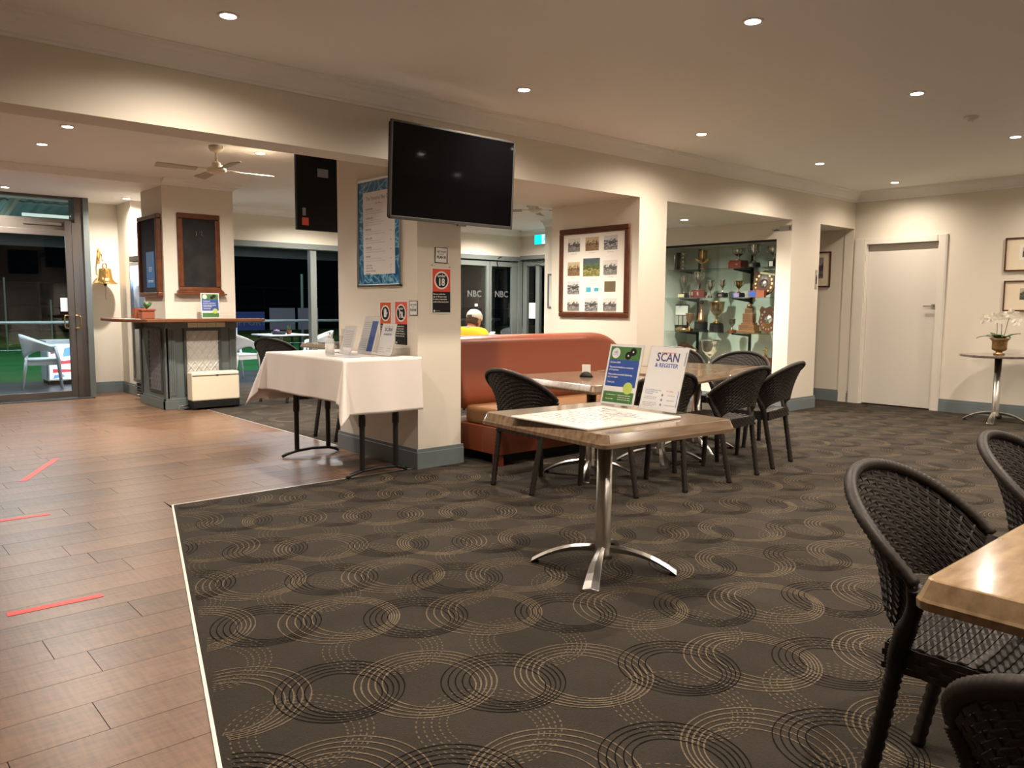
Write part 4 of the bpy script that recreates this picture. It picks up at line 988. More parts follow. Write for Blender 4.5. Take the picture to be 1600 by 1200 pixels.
t = thing('pedestal_table', 'brown table in front of the vinyl booth with a card holder on it', 'table', (4.12, 3.83, 0), math.radians(-6), 'brown pedestal tables')
moulded_top(t, 0.79, 0.95, TH, M['tableshell'], cx=-0.08, cy=-0.08); pedestal(t, TH-0.025, math.radians(42))
t = thing('pedestal_table', 'brown table between the leaflet holders and the two chairs seen from behind', 'table', (5.565, 3.965, 0), math.radians(12.7), 'brown pedestal tables')
moulded_top(t, 0.675, 0.84, TH, M['tableshell']); pedestal(t, TH-0.025, math.radians(43))
t = thing('pedestal_table', 'brown table behind the SCAN leaflet, its pedestal between the chair legs', 'table', (4.90, 3.815, 0), math.radians(12.7), 'brown pedestal tables')
moulded_top(t, 0.675, 0.84, TH, M['tableshell']); pedestal(t, TH-0.025, math.radians(31))
t = thing('pedestal_table', 'light brown table corner in the right foreground', 'table', (1.99, 0.095, 0), math.radians(0.5), 'brown pedestal tables')
moulded_top(t, 1.02, 0.92, TH, M['tableshell2'], cx=0.0, cy=0.02); pedestal(t, TH-0.025, math.radians(45))
t = thing('pedestal_table', 'far brown table beyond the trestle table in the bar room', 'table', (5.15, 9.15, 0), math.radians(4), 'brown pedestal tables')
moulded_top(t, 0.85, 0.85, TH, M['tableshell']); pedestal(t, TH-0.025, math.radians(45))
# round table with orchid
t = thing('round_table', 'round dark-topped table on an aluminium pedestal, holding the orchid', 'table', (9.45, 2.90, 0))
b = MB(); b.lathe([(0, 0.725), (0.365, 0.725), (0.37, 0.72), (0.372, 0.706), (0.36, 0.70), (0.3, 0.702), (0, 0.702)], n=48); b.build('tabletop', M['tabledark'], t)
pedestal(t, 0.70, math.radians(100), 0.30)
t = thing('potted_orchid', 'white orchid with three stems in a mottled gold urn on the round table', 'plant', (9.45, 2.90, 0.7255))
b = MB(); b.lathe([(0, 0), (0.052, 0), (0.055, 0.01), (0.03, 0.022), (0.034, 0.035), (0.066, 0.05), (0.072, 0.06), (0.072, 0.125), (0.078, 0.15), (0.098, 0.172), (0.093, 0.174), (0.066, 0.150), (0, 0.148)], n=26); b.build('urn', M['potgold'], t, smooth=True)
rnd = random.Random(3)
for a, ln, dr in ((100, 0.20, 0.03), (70, 0.10, -0.03), (130, 0.12, 0.0), (270, 0.17, -0.03), (300, 0.13, -0.02), (240, 0.12, 0.02), (180, 0.12, -0.01), (20, 0.12, 0.0)):
    a = math.radians(a); d = Vector((math.cos(a), math.sin(a), 0)); s_ = Vector((-d.y, d.x, 0)); b = MB()
    b.grid(lambda u, v: d*(0.02+ln*u)+s_*((v-0.5)*0.07*math.sin(PI*min(0.98, u*0.9+0.08)))+Vector((0, 0, 0.155+0.05*math.sin(u*2.2)-dr*u*u+0.01*abs(v-0.5))), 8, 4); b.build('leaf', M['leaf'], t, smooth=True, solid=0.002)
def flower(b, c, s_, yaw, tilt):
    Rm = Matrix.Translation(c) @ Matrix.Rotation(yaw, 4, 'Z') @ Matrix.Rotation(tilt, 4, 'Y')
    for k in range(5):
        a = k*2*PI/5+PI/2; l_, w_ = (s_, s_*0.62) if k in (1, 4) else (s_*0.95, s_*0.45)
        pts = []
        for i in range(8):
            th = 2*PI*i/8; px, py = l_*0.5*(1+math.cos(th)), w_*0.5*math.sin(th)
            pts.append(Rm @ Vector((0.006*math.cos(th)+0.004, px*math.cos(a)-py*math.sin(a), px*math.sin(a)+py*math.cos(a))))
        b.poly(pts)
    b.lathe([(0, -s_*0.1), (s_*0.15, 0), (0, s_*0.12)], n=6, m=Rm)
for (x0, y0), path, fl_ in (((0.0, 0.03), [(0, 0.032, 0.15), (0, 0.034, 0.30), (0, 0.05, 0.37), (-0.01, 0.10, 0.405), (-0.01, 0.165, 0.385)], 5), ((0, 0), [(0, -0.01, 0.15), (-0.01, -0.012, 0.30), (-0.01, 0.0, 0.38), (-0.02, 0.03, 0.41)], 4), ((0, 0), [(0, -0.03, 0.15), (0, -0.055, 0.30), (0, -0.075, 0.39), (-0.01, -0.12, 0.42), (-0.02, -0.175, 0.38)], 6)):
    sp = spline(path, 6); b = MB(); b.tube(sp, 0.0032, 6); st = b.build('stem', M['stem'], t, smooth=True)
    for k in range(fl_):
        p = sp[-1-int(k*len(sp)*0.55/fl_)]; b = MB(); flower(b, p+Vector((-0.018, rnd.uniform(-0.012, 0.012), rnd.uniform(-0.03, 0.02))), 0.060, PI+rnd.uniform(-0.5, 0.5), rnd.uniform(-0.3, 0.3)); b.build('flower', M['petal'], st, solid=0.0015)

# ------------------------------------------------------------------ things on the front table
TZ = TH+0.0005
t = thing('whiteboard', 'white board with handwriting lying flat on the front table', 'whiteboard', (2.555, 2.345, TZ), rot=(0, 0, -PI/2+math.radians(-1)))
bx('panel', M['boardwhite'], t, -0.235, 0.235, -0.295, 0.295, 0, 0.011, 0.004)
def scribble(t, x0, x1, y, h, m, seed, z=0.0112):
    rnd = random.Random(seed); b = MB(); x = x0
    while x < x1:
        n = rnd.randint(3, 7); pts = []
        for k in range(n*2):
            pts.append((x, y+(h if k % 2 else 0)*rnd.uniform(0.5, 1.0), z)); x += h*rnd.uniform(0.15, 0.45)
            if x > x1: break
        if len(pts) > 1: b.tube(pts, 0.0009, 4, flat=0.3)
        x += h*0.7
    return b.build('handwriting', m, t)
text('handwriting', 'Please', 0.045, M['ink'], t, -0.13, 0.215, 0.011, shear=0.3)
scribble(t, -0.04, 0.10, 0.165, 0.022, M['ink'], 2); text('handwriting', 'MAINTAIN', 0.032, M['ink'], t, 0.06, 0.135, 0.011, shear=0.2)
text('handwriting', 'SOCIAL DISTANCE', 0.030, M['ink'], t, 0.08, 0.095, 0.011, shear=0.2)
b = MB(); b.tube([(0.075+0.07*math.cos(a*PI/12), 0.225+0.028*math.sin(a*PI/12), 0.0114) for a in range(24)], 0.0012, 4, closed=True, flat=0.3); b.build('logo_outline', M['teal'], t)
text('logo_lettering', 'NBC', 0.03, M['teal'], t, 0.075, 0.225, 0.011)
for k, yy in enumerate((0.15, 0.115, 0.05, 0.015, -0.02, -0.06, -0.10, -0.14, -0.175, -0.21)): scribble(t, -0.21 + 0.02*(k % 3), (-0.06 if k < 2 else 0.17-0.03*(k % 4)), yy, 0.013, M['ink'], 10+k)

def leaflet_holder(name, label, loc, rz, wd, ht, tilt, cat='leaflet holder'):
    """slanted clear holder standing on its foot; local x right, z up, faces -y"""
    t = thing(name, label, cat, loc, rz); s_ = math.sin(tilt); c_ = math.cos(tilt)
    Rm = Matrix.Rotation(-tilt, 4, 'X') @ Matrix.Rotation(PI/2, 4, 'X')
    b = MB(); b.box(-wd/2-0.006, wd/2+0.006, 0.004, ht+0.008, 0.002, 0.004, Rm); b.box(-wd/2-0.006, wd/2+0.006, 0.004, ht+0.008, -0.004, -0.002, Rm)
    b.box(-wd/2-0.006, wd/2+0.006, -0.003, 0.085, 0, 0.002)
    b.build('clear_holder', M['acrylic'], t)
    h = bpy.data.objects.new('leaflet', None); bpy.data.objects.remove(h)
    b = MB(); b.box(-wd/2, wd/2, 0, ht, -0.002, 0.001); lf = b.build('leaflet', M['white'], t); lf.matrix_local = Rm @ Matrix.Translation((0, 0.006, 0))
    return t, lf
def covid_print(lf, wd, ht, big=True):
    z = 0.001; f = lambda k: k*ht
    bx('green_band', M['greenp'], lf, -wd*0.45, wd*0.45, f(0.745), f(0.965), z, z+0.0003); bx('blue_band', M['bluep'], lf, -wd*0.45, wd*0.45, f(0.30), f(0.745), z, z+0.0003)
    bx('green_band', M['greenp'], lf, -wd*0.45, wd*0.45, f(0.035), f(0.215), z, z+0.0003)
    b = MB(); b.lathe([(wd*0.125, z+0.0003), (wd*0.125, z+0.0006)], c=(-wd*0.28, f(0.855), 0), n=24); b.build('logo_disc', M['white'], lf)
    b = MB()
    for cx, cy in ((wd*0.10, f(0.82)), (wd*0.23, f(0.885))): b.lathe([(wd*0.095, z+0.0003), (wd*0.095, z+0.0006)], c=(cx, cy, 0), n=16, sy=1.0)
    b.build('bowls_print', M['black'], lf)
    b = MB(); b.lathe([(wd*0.14, z+0.0003), (wd*0.14, z+0.0006)], c=(wd*0.25, f(0.285), 0), n=24); b.build('ball_print', M['ball'], lf)
    if big:
        text('logo_lettering', 'nb', 0.024, M['bluetext'], lf, -wd*0.28, f(0.87), z+0.0006); text('logo_lettering', 'BOWLING', 0.006, M['bluetext'], lf, -wd*0.28, f(0.82), z+0.0006)
        for cx, cy in ((wd*0.10, f(0.82)), (wd*0.23, f(0.885))):
            b = MB(); b.lathe([(wd*0.022, z+0.0006), (wd*0.022, z+0.0009)], c=(cx, cy, 0), n=10); b.build('bowls_emblem', M['white'], lf)
        for s, yy in (('2nd June 2020', 0.70), ('This area is limited to a maximum', 0.62), ('of 10 persons', 0.575), ('Please adhere to social distancing', 0.50), ('of 1.5 m apart', 0.455), ('Thank you', 0.37)):
            text('lettering', s, 0.0112, M['white'], lf, -wd*0.41, f(yy), z+0.0003, align='LEFT', bold=0.00025)
        lines('print_lines', M['mountwhite'], lf, [(-wd*0.36, -wd*0.08, f(0.16)), (-wd*0.36, -wd*0.12, f(0.09)), (0, wd*0.38, f(0.16)), (0, wd*0.36, f(0.125)), (0, wd*0.38, f(0.09))], z+0.0003, 0.003)
    else:
        lines('print_lines', M['white'], lf, [(-wd*0.38, wd*0.0, f(0.68)), (-wd*0.38, wd*0.3, f(0.60)), (-wd*0.38, wd*0.3, f(0.52)), (-wd*0.38, wd*0.1, f(0.46)), (-wd*0.38, wd*0.0, f(0.38))], z+0.0003, 0.008)
def scan_print(lf, wd, ht):
    z = 0.001; f = lambda k: k*ht
    text('lettering', 'VISITOR REGISTRATION', 0.0085, M['redtext'], lf, 0, f(0.905), z, bold=0.0002)
    text('lettering', 'SCAN', 0.058, M['navy'], lf, 0, f(0.83), z, bold=0.001, xs=0.92)
    text('lettering', '& REGISTER', 0.027, M['bluetext'], lf, 0, f(0.705), z, bold=0.0006)
    for k, s in enumerate(('HELP THE NEUTRAL BAY CLUB', 'KEEP YOU COVID-19 SAFE', 'REGISTER NOW')): text('lettering', s, 0.0068, M['bluetext'], lf, -wd*0.42, f(0.31-0.03*k), z, align='LEFT')
    lines('print_lines', M['greytext'], lf, [(-wd*0.42, -wd*0.08, f(0.20)), (-wd*0.42, -wd*0.1, f(0.175)), (-wd*0.42, -wd*0.05, f(0.11)), (-wd*0.42, -wd*0.05, f(0.085)), (-wd*0.42, -wd*0.12, f(0.06))], z, 0.0022)
    text('lettering', 'IT IS SIMPLE', 0.0085, M['redtext'], lf, wd*0.24, f(0.31), z)
    for k, s in enumerate(('SCAN QR CODE', 'OPEN THE LINK', 'ENTER YOUR DETAILS')):
        text('lettering', s, 0.0064, M['greytext'], lf, wd*0.30, f(0.245-0.075*k), z)
        b = MB(); b.lathe([(0.006, z), (0.006, z+0.0003)], c=(wd*0.06, f(0.245-0.075*k), 0), n=12); b.build('bullet', M['greytext'], lf)
    bx('side_bar', M['navy'], lf, wd*0.455, wd*0.47, f(0.72), f(0.93), z, z+0.0003); bx('side_bar', M['bluetext'], lf, wd*0.455, wd*0.47, f(0.08), f(0.33), z, z+0.0003)
BZ = TZ+0.0115
t, lf = leaflet_holder('leaflet_holder', 'green and blue leaflet with a tennis-green ball in a clear holder on the front table', (2.885, 2.52, BZ), -PI/2, 0.21, 0.297, math.radians(14)); covid_print(lf, 0.21, 0.297)
t, lf = leaflet_holder('leaflet_holder', 'white SCAN & REGISTER leaflet in a clear holder on the front table', (2.87, 2.262, BZ), -PI/2-math.radians(4), 0.225, 0.300, math.radians(16)); scan_print(lf, 0.225, 0.30)
t = thing('card_holder', 'small black holder with a white card on the booth table', 'card holder', (4.03, 3.80, TH+0.0005), math.radians(-60))
b = MB(); b.lathe([(0.048, 0), (0.048, 0.008), (0.03, 0.03), (0.012, 0.038), (0, 0.038)], n=16, sy=0.6); b.build('base', M['black'], t, smooth=True)
bx('card', M['white'], t, -0.03, 0.03, -0.004, -0.001, 0.008, 0.088)

# ------------------------------------------------------------------ vinyl booth
t = thing('booth_seat', 'tan red vinyl booth bench with a caramel seat, under the framed photographs', 'bench', (3.78, 4.88, 0))
BL = 1.935
b = MB()   # backrest: section swept along X with rounded right end
sec_raw = [(-0.02, 0.40), (-0.015, 0.50), (0.03, 0.70), (0.055, 0.82), (0.065, 0.88), (0.075, 0.925), (0.115, 0.955), (0.19, 0.965), (0.26, 0.95), (0.30, 0.91), (0.31, 0.85), (0.31, 0.40)]
sec = [(p.x, p.y) for p in [Vector((q[0], q[1], 0)) for q in sec_raw][:1]] + [(p.x, p.y) for p in spline([(q[0], q[1], 0) for q in sec_raw[1:-1]], 3)] + [sec_raw[-1]]
def backfn():
    rings = []
    xs = [0.0, 0.01, 0.04, 0.12, 0.6, 1.2, BL-0.30, BL-0.22, BL-0.15, BL-0.09, BL-0.045, BL-0.015, BL]
    for x in xs:
        d = BL-x; k = 0 if d > 0.30 else 1-d/0.30
        drop = 0.17*(1-math.sqrt(max(0, 1-k*k))); ins = 0.012 if x < 0.005 else 0
        rings.append([b.bm.verts.new((x, y+ins*(1 if y < 0.1 else -1), (z-ins if z > 0.9 else z)-drop*max(0, (z-0.45)/0.5))) for y, z in sec])
    for a, c in zip(rings, rings[1:]):
        for i in range(len(sec)): j = (i+1) % len(sec); b.bm.faces.new((a[i], a[j], c[j], c[i]))
    b.bm.faces.new(rings[0]); b.bm.faces.new(rings[-1][::-1])
backfn(); bo = b.build('backrest', M['leather'], t, smooth=True)
for e_ in bo.data.edges: pass
b = MB(); b.box(0.012, BL-0.005, -0.47, 0.0, 0.288, 0.43); b.build('seat_cushion', M['leather2'], t, bevel=0.035, seg=4)
b = MB(); b.box(0.0, BL-0.005, -0.435, 0.30, 0.085, 0.292); b.build('seat_base', M['leather'], t, bevel=0.006)
b = MB()
for y in (-0.24,): b.tube([(-0.001, y, 0.09), (-0.001, y, 0.285)], 0.0022, 6)
b.build('stitched_seam', M['leather2'], t)
bx('plinth', M['black'], t, 0.12, BL-0.02, -0.33, 0.27, 0.0, 0.086)
bx('leg', M['leather'], t, 0.0, 0.05, -0.43, -0.36, 0.0, 0.086); bx('leg', M['black'], t, 0.0, 0.05, 0.20, 0.27, 0.0, 0.086)

# ------------------------------------------------------------------ trestle table with cloth
FX0, FX1, FY0, FY1, FZ = 2.62, 3.235, 4.67, 5.86, 0.832
t = thing('trestle_table', 'folding trestle table with black tube legs against the side of the pier', 'table', ((FX0+FX1)/2, (FY0+FY1)/2, 0))
hx, hy = (FX1-FX0)/2, (FY1-FY0)/2
bx('tabletop', M['whiteplastic'], t, -hx, hx, -hy, hy, FZ-0.04, FZ, 0.008)
for yy in (-0.475, 0.53):
    for xx in (-0.11, 0.165):
        b = MB()
        b.lathe([(0.019, 0.045), (0.019, 0.42)], c=(xx, yy, 0), n=14); b.lathe([(0.024, 0.36), (0.025, 0.40), (0.024, 0.43)], c=(xx, yy, 0), n=14); b.lathe([(0.023, 0.42), (0.023, FZ-0.04)], c=(xx, yy, 0), n=14)
        b.build('leg', M['blackmetal'], t)
    bx('crossbar', M['blackmetal'], t, -0.11, 0.165, yy-0.012, yy+0.012, 0.455, 0.49, 0.003)
    b = MB(); b.tube([(-0.235, yy, 0.012), (-0.20, yy, 0.028), (-0.11, yy, 0.045), (0.02, yy, 0.052), (0.165, yy, 0.045), (0.225, yy, 0.028), (0.255, yy, 0.012)], [0.016, 0.019, 0.017, 0.017, 0.017, 0.019, 0.016], 10, flat=0.7); b.build('foot_bar', M['blackmetal'], t, smooth=True)
bx('lock_bolt', M['brass'], t, 0.00, 0.02, -0.492, -0.486, 0.463, 0.478); bx('lock_bolt', M['brass'], t, 0.045, 0.065, -0.492, -0.486, 0.463, 0.478)
# cloth
def cloth(u, v):
    D = 0.40
    x = -hx-0.31 + u*(2*hx+0.31+0.10); y = -hy-D + v*(2*hy+2*D)   # hangs on three sides, tucked at the pier
    dx = (x+hx) if x < -hx else (x-hx if x > hx else 0.0); dy = (y+hy) if y < -hy else (y-hy if y > hy else 0.0)
    bx_, by_ = max(-hx, min(hx, x)), max(-hy, min(hy, y)); d = math.hypot(dx, dy)
    z = FZ+0.004
    if d < 1e-6: return Vector((bx_, by_, z+0.0006*math.sin(x*23)*math.sin(y*17)))
    nx, ny = dx/d, dy/d; th = math.atan2(abs(dy), abs(dx))
    soft = min(d, 0.02)
    corner = math.sin(2*th)**1.3 if (abs(dx) > 1e-6 and abs(dy) > 1e-6) else 0
    along = y if abs(dx) > abs(dy) else x
    fold = 0.010*math.sin(along*9+1.0)+0.006*math.sin(along*21+2)
    wv = d/D
    out = 0.008+0.035*wv*0.6+fold*wv
    if abs(dx) > 1e-6 and abs(dy) > 1e-6:
        out = 0.012+wv*(0.05+0.07*math.sin(2*th)+0.045*math.cos(6*th)*math.sin(2*th))
    if dx > 0: out = 0.004
    drop = d*(0.93-0.10*corner)
    px = bx_+nx*out; py = by_+ny*out
    if px > hx+0.02: px = hx+0.02
    return Vector((px, py, z-drop+0.003*math.exp(-d*60)))
b = MB(); b.grid(cloth, 70, 110)
cl = b.build('tablecloth', M['cloth'], None, smooth=True, solid=0.0025); cl.location = ((FX0+FX1)/2, (FY0+FY1)/2, 0)
tag(cl, 'white cloth draped over the trestle table, corners hanging in points', 'tablecloth')
CZ = FZ+0.0062
t = thing('sanitiser_bottle', 'clear pump bottle of hand sanitiser on the white cloth', 'bottle', (2.80, 5.20, CZ))
b = MB(); b.lathe([(0, 0), (0.030, 0), (0.033, 0.006), (0.033, 0.10), (0.028, 0.118), (0.013, 0.128), (0.013, 0.135), (0, 0.135)], n=22); b.build('bottle', M['whiteplastic'], t, smooth=True)
b = MB(); b.lathe([(0.0335, 0.015), (0.0335, 0.085)], n=22); b.build('label', M['white'], t, smooth=True)
b = MB(); b.lathe([(0.014, 0.128), (0.015, 0.145), (0.006, 0.147), (0.006, 0.160), (0.010, 0.161), (0.010, 0.168), (0, 0.169)], n=16); b.tube([(0, 0, 0.164), (-0.02, -0.015, 0.165), (-0.034, -0.024, 0.158)], 0.004, 6); b.build('pump', M['white'], t, smooth=True)
t, lf = leaflet_holder('leaflet_holder', 'tall clear holder with a white leaflet, leftmost on the cloth', (2.93, 5.22, CZ), -PI/2+math.radians(6), 0.14, 0.21, math.radians(18))
lines('print_lines', M['greytext'], lf, [(-0.055, 0.05, 0.03+0.013*k) for k in range(12)], 0.001, 0.003)
t, lf = leaflet_holder('leaflet_holder', 'tallest clear holder with a blue-edged leaflet, middle of the cloth', (3.04, 5.12, CZ), -PI/2, 0.20, 0.285, math.radians(16))
bx('blue_photo', M['bluep'], lf, 0.01, 0.09, 0.02, 0.25, 0.001, 0.0013); lines('print_lines', M['greytext'], lf, [(-0.09, 0.0, 0.03+0.016*k) for k in range(14)], 0.001, 0.004)
t, lf = leaflet_holder('leaflet_holder', 'SCAN & REGISTER leaflet in a clear holder on the cloth, next to the pier', (3.04, 4.86, CZ), -PI/2+math.radians(4), 0.165, 0.235, math.radians(15))
text('lettering', 'SCAN', 0.036, M['navy'], lf, 0, 0.19, 0.001, bold=0.0012, xs=0.92); text('lettering', '& REGISTER', 0.018, M['bluetext'], lf, 0, 0.155, 0.001, bold=0.0006)
lines('print_lines', M['greytext'], lf, [(-0.07, -0.01, 0.055), (-0.07, -0.015, 0.04), (-0.07, 0.0, 0.025), (0.02, 0.07, 0.055), (0.02, 0.07, 0.035)], 0.001, 0.003); lines('print_lines', M['redtext'], lf, [(-0.05, 0.05, 0.215)], 0.001, 0.003)
t = thing('leaflet_rack', 'small empty clear rack behind the sanitiser on the cloth', 'rack', (3.02, 5.42, CZ), -PI/2)
for k in range(3): bx('divider', M['acrylic'], t, -0.06, 0.06, -0.05+k*0.04, -0.047+k*0.04, 0, 0.08+0.05*k)
bx('base', M['acrylic'], t, -0.062, 0.062, -0.055, 0.04, 0, 0.003)
t = thing('paper_stack', 'low stack of printed papers lying on the cloth', 'papers', (2.86, 5.02, CZ), math.radians(5))
for k in range(3):
    b = MB(); b.box(-0.105, 0.105, -0.15, 0.15, k*0.0012, k*0.0012+0.001, Matrix.Rotation(math.radians(k*4-4), 4, 'Z')); b.build('sheet', M['white'], t)
lines('print_lines', M['bluetext'], t, [(-0.08, 0.08, -0.1+0.03*k) for k in range(6)], 0.0036, 0.006)
t = thing('business_card_stand', 'tiny clear stand of cards in front of the tall leaflet', 'card holder', (2.90, 5.13, CZ+0.0045), -PI/2+0.1)
bx('holder', M['acrylic'], t, -0.045, 0.045, -0.01, 0.015, 0, 0.03); bx('cards', M['white'], t, -0.043, 0.043, -0.006, 0.006, 0.004, 0.05)

# ------------------------------------------------------------------ serving bar around the column
bar = thing('serving_bar', 'grey green serving bar with a jarrah top, wrapped round the column', 'bar counter', (2.94, 9.28, 0))
W_ = 0.83
b = MB(); b.box(0.02, W_-0.02, 0.02, 0.069, 0.10, 1.0); b.box(0.0, 0.039, 0.02, 0.90, 0.10, 1.0); b.build('carcass', M['grey'], bar)
b = MB(); b.box(-0.02, W_+0.02, -0.02, 0.069, 0, 0.10); b.box(-0.02, 0.039, 0.0, 0.92, 0, 0.10); b.box(-0.012, W_+0.012, -0.012, 0.069, 0.10, 0.125); b.box(-0.012, 0.039, 0, 0.91, 0.10, 0.125); b.build('plinth', M['grey'], bar, bevel=0.004)
b = MB()
for x in (0.02, 0.105, 0.70, 0.79):
    pass
for x0 in (0.035, 0.74):
    b.box(x0, x0+0.075, -0.002, 0.02, 0.125, 0.93)
    for k in range(3): b.lathe([(0.009, 0), (0.009, 0.74)], c=(x0+0.016+k*0.021, -0.002, 0.16), n=8)
bz0 = b; bz0.bm.free()
for x0 in (0.035, 0.74):
    b = MB(); b.box(x0, x0+0.075, -0.002, 0.02, 0.125, 0.93)
    for k in range(3): b.lathe([(0.009, 0), (0.009, 0.74)], c=(x0+0.016+k*0.021, -0.002, 0.16), n=8)
    b.build('pilaster', M['grey'], bar)
b = MB(); b.box(0.0, W_, -0.012, 0.02, 0.925, 1.0); b.box(-0.012, 0.0, -0.0, 0.90, 0.925, 1.0); b.build('frieze', M['grey'], bar, bevel=0.003)
def tin_panel(name, m, nx, nz, W__, H__, Rm):
    b = MB()
    def f(u, v):
        x, z = u*W__, v*H__; s_ = 0.092; a_ = abs(math.sin(PI*(x/s_+z/s_*0.8))); c_ = abs(math.sin(PI*(x/s_-z/s_*0.8)))
        h = 0.010*max(0, 1-a_*3.2)+0.010*max(0, 1-c_*3.2)+0.006*(a_*c_)**3
        return Rm @ Vector((x, -h, z))
    b.grid(f, nx, nz); return b.build(name, m, bar, smooth=True)
tin_panel('pressed_tin_panel', M['tin'], 60, 120, 0.37, 0.70, Matrix.Translation((0.235, 0.012, 0.195)))
tin_panel('pressed_tin_panel', M['tindk'], 50, 100, 0.40, 0.70, Matrix.Translation((-0.004, 0.54, 0.21)) @ Matrix.Rotation(-PI/2, 4, 'Z'))
b = MB()
for (x0, x1, z0, z1) in ((0.205, 0.235, 0.165, 0.925), (0.605, 0.635, 0.165, 0.925), (0.235, 0.605, 0.165, 0.195), (0.235, 0.605, 0.895, 0.925)): b.box(x0, x1, -0.012, 0.02, z0, z1)
b.build('panel_moulding', M['greydk'], bar, bevel=0.004)
b = MB()
for (y0, y1, z0, z1) in ((0.10, 0.14, 0.18, 0.94), (0.54, 0.58, 0.18, 0.94), (0.14, 0.54, 0.18, 0.21), (0.14, 0.54, 0.91, 0.94)): b.box(-0.014, 0.0, y0, y1, z0, z1)
b.build('panel_moulding', M['greydk'], bar, bevel=0.004)
bx('corner_post', M['greydk'], bar, -0.012, 0.0, 0.84, 0.90, 0.0, 1.0); bx('bracket', M['grey'], bar, -0.09, -0.0, 0.78, 0.90, 0.90, 1.0, 0.01)
for k in range(4):
    bx('memo_plate', M['mount'], bar, 0.255+k*0.108, 0.358+k*0.108, -0.016, -0.012, 0.936, 0.99)
lines_o = lines('print_lines', M['greytext'], bar, [(0.27, 0.34, 0.965), (0.38, 0.45, 0.965), (0.49, 0.55, 0.965)], 0, 0.004); lines_o.matrix_local = Matrix.Translation((0, -0.0165, 0)) @ Matrix.Rotation(PI/2, 4, 'X') @ Matrix.Translation((0, 0, 0))
b = MB(); b.prism([(-0.48, 0.25), (-0.26, -0.26), (1.04, -0.26), (1.12, -0.14), (1.12, 0.069), (0.039, 0.069), (0.039, 0.88), (-0.44, 0.88)], 1.0, 1.038); b.build('countertop', M['jarrah'], bar, bevel=0.008, seg=3)
CTZ = 1.0385
t = thing('leaflet_holder', 'green and blue leaflet in a clear holder on the jarrah bar top', 'leaflet holder', (3.415, 9.14, CTZ))
t['label'] = 'green and blue leaflet in a clear holder on the jarrah bar top'
bx('clear_holder', M['acrylic'], t, -0.11, 0.11, -0.01, -0.008, 0, 0.30)
Rm = Matrix.Rotation(PI/2-math.radians(5), 4, 'X'); b = MB(); b.box(-0.105, 0.105, 0, 0.287, -0.002, 0.001); lf = b.build('leaflet', M['white'], t); lf.matrix_local = Matrix.Translation((0, 0, 0.003)) @ Rm
covid_print(lf, 0.21, 0.287, False)
t = thing('succulent_pot', 'terracotta trough with a small succulent on the left of the bar top', 'plant', (2.755, 9.27, CTZ), 0.1)
b = MB(); b.prism([(-0.07, -0.045), (0.07, -0.045), (0.07, 0.045), (-0.07, 0.045)], 0, 0.085); b.box(-0.08, 0.08, -0.055, 0.055, 0.085, 0.108); b.build('trough', M['terracotta'], t, bevel=0.006)
rnd = random.Random(5)
for k in range(12):
    a = rnd.uniform(0, 2*PI); r_ = rnd.uniform(0.01, 0.04); b = MB(); b.tube([(0, 0, 0.11), (r_*math.cos(a), r_*math.sin(a), 0.15), (1.6*r_*math.cos(a), 1.6*r_*math.sin(a), 0.165+rnd.random()*0.03)], [0.007, 0.012, 0.002], 6); b.build('leaf', M['leaf'], t, smooth=True)
t = thing('small_crate', 'small brown box behind the succulent trough on the bar top', 'box', (2.74, 9.47, CTZ), 0.1)
bx('side', M['terracotta'], t, -0.07, 0.07, -0.04, -0.034, 0.002, 0.115); bx('side', M['terracotta'], t, -0.07, 0.07, 0.034, 0.04, 0.002, 0.115); bx('end', M['terracotta'], t, -0.07, -0.064, -0.034, 0.034, 0.002, 0.115); bx('end', M['terracotta'], t, 0.064, 0.07, -0.034, 0.034, 0.002, 0.115); bx('bottom', M['mount'], t, -0.07, 0.07, -0.04, 0.04, 0, 0.002)

# chalkboards on the column
t = thing('chalkboard', 'mahogany framed chalkboard with a ledge, on the front of the bar column', 'chalkboard', (3.375, 9.349, 1.785), rot=R_FRONT)
frame_parts(t, 0.49, 0.90, 0.062, 0.032, M['mahog'], M['chalk'])
b = MB(); b.box(-0.265, 0.265, -0.46, -0.435, 0, 0.055); b.prism([(-0.265, -0.435), (0.265, -0.435), (0.235, -0.405), (-0.235, -0.405)], 0, 0.04); b.box(-0.29, 0.29, -0.478, -0.46, 0, 0.075); b.build('chalk_ledge', M['mahog'], t, bevel=0.004)
b = MB(); b.tube([(-0.03, 0.20, 0.0155), (-0.028, 0.23, 0.0155), (-0.032, 0.25, 0.0155)], 0.002, 4); b.tube([(0.01, 0.24, 0.0155), (0.04, 0.25, 0.0155), (0.03, 0.21, 0.0155), (0.055, 0.20, 0.0155)], 0.0015, 4); b.build('chalk_mark', M['chalkmark'], t)
t = thing('notice_case', 'mahogany framed notice case with a blue poster, on the left side of the bar column', 'notice board', (2.979, 9.745, 1.75), rot=R_WEST)
frame_parts(t, 0.70, 0.93, 0.05, 0.06, M['mahog'], M['navycard'] if 'navycard' in M else M['black'])
bx('poster', M['bluep2'], t, -0.13, 0.16, -0.36, 0.05, 0.0272, 0.029) if 'bluep2' in M else bx('poster', M['water2'], t, -0.13, 0.16, -0.36, 0.05, 0.0272, 0.029)
b = MB(); b.lathe([(0.03, 0.029), (0.03, 0.030)], c=(0.01, -0.03, 0), n=20); b.build('poster_disc', M['mauve'], t)
lines('poster_print', M['white'], t, [(-0.04, 0.08, -0.13), (-0.05, 0.09, -0.15), (-0.04, 0.06, -0.17), (-0.08, 0.11, -0.28), (-0.08, 0.11, -0.295)], 0.029, 0.008)

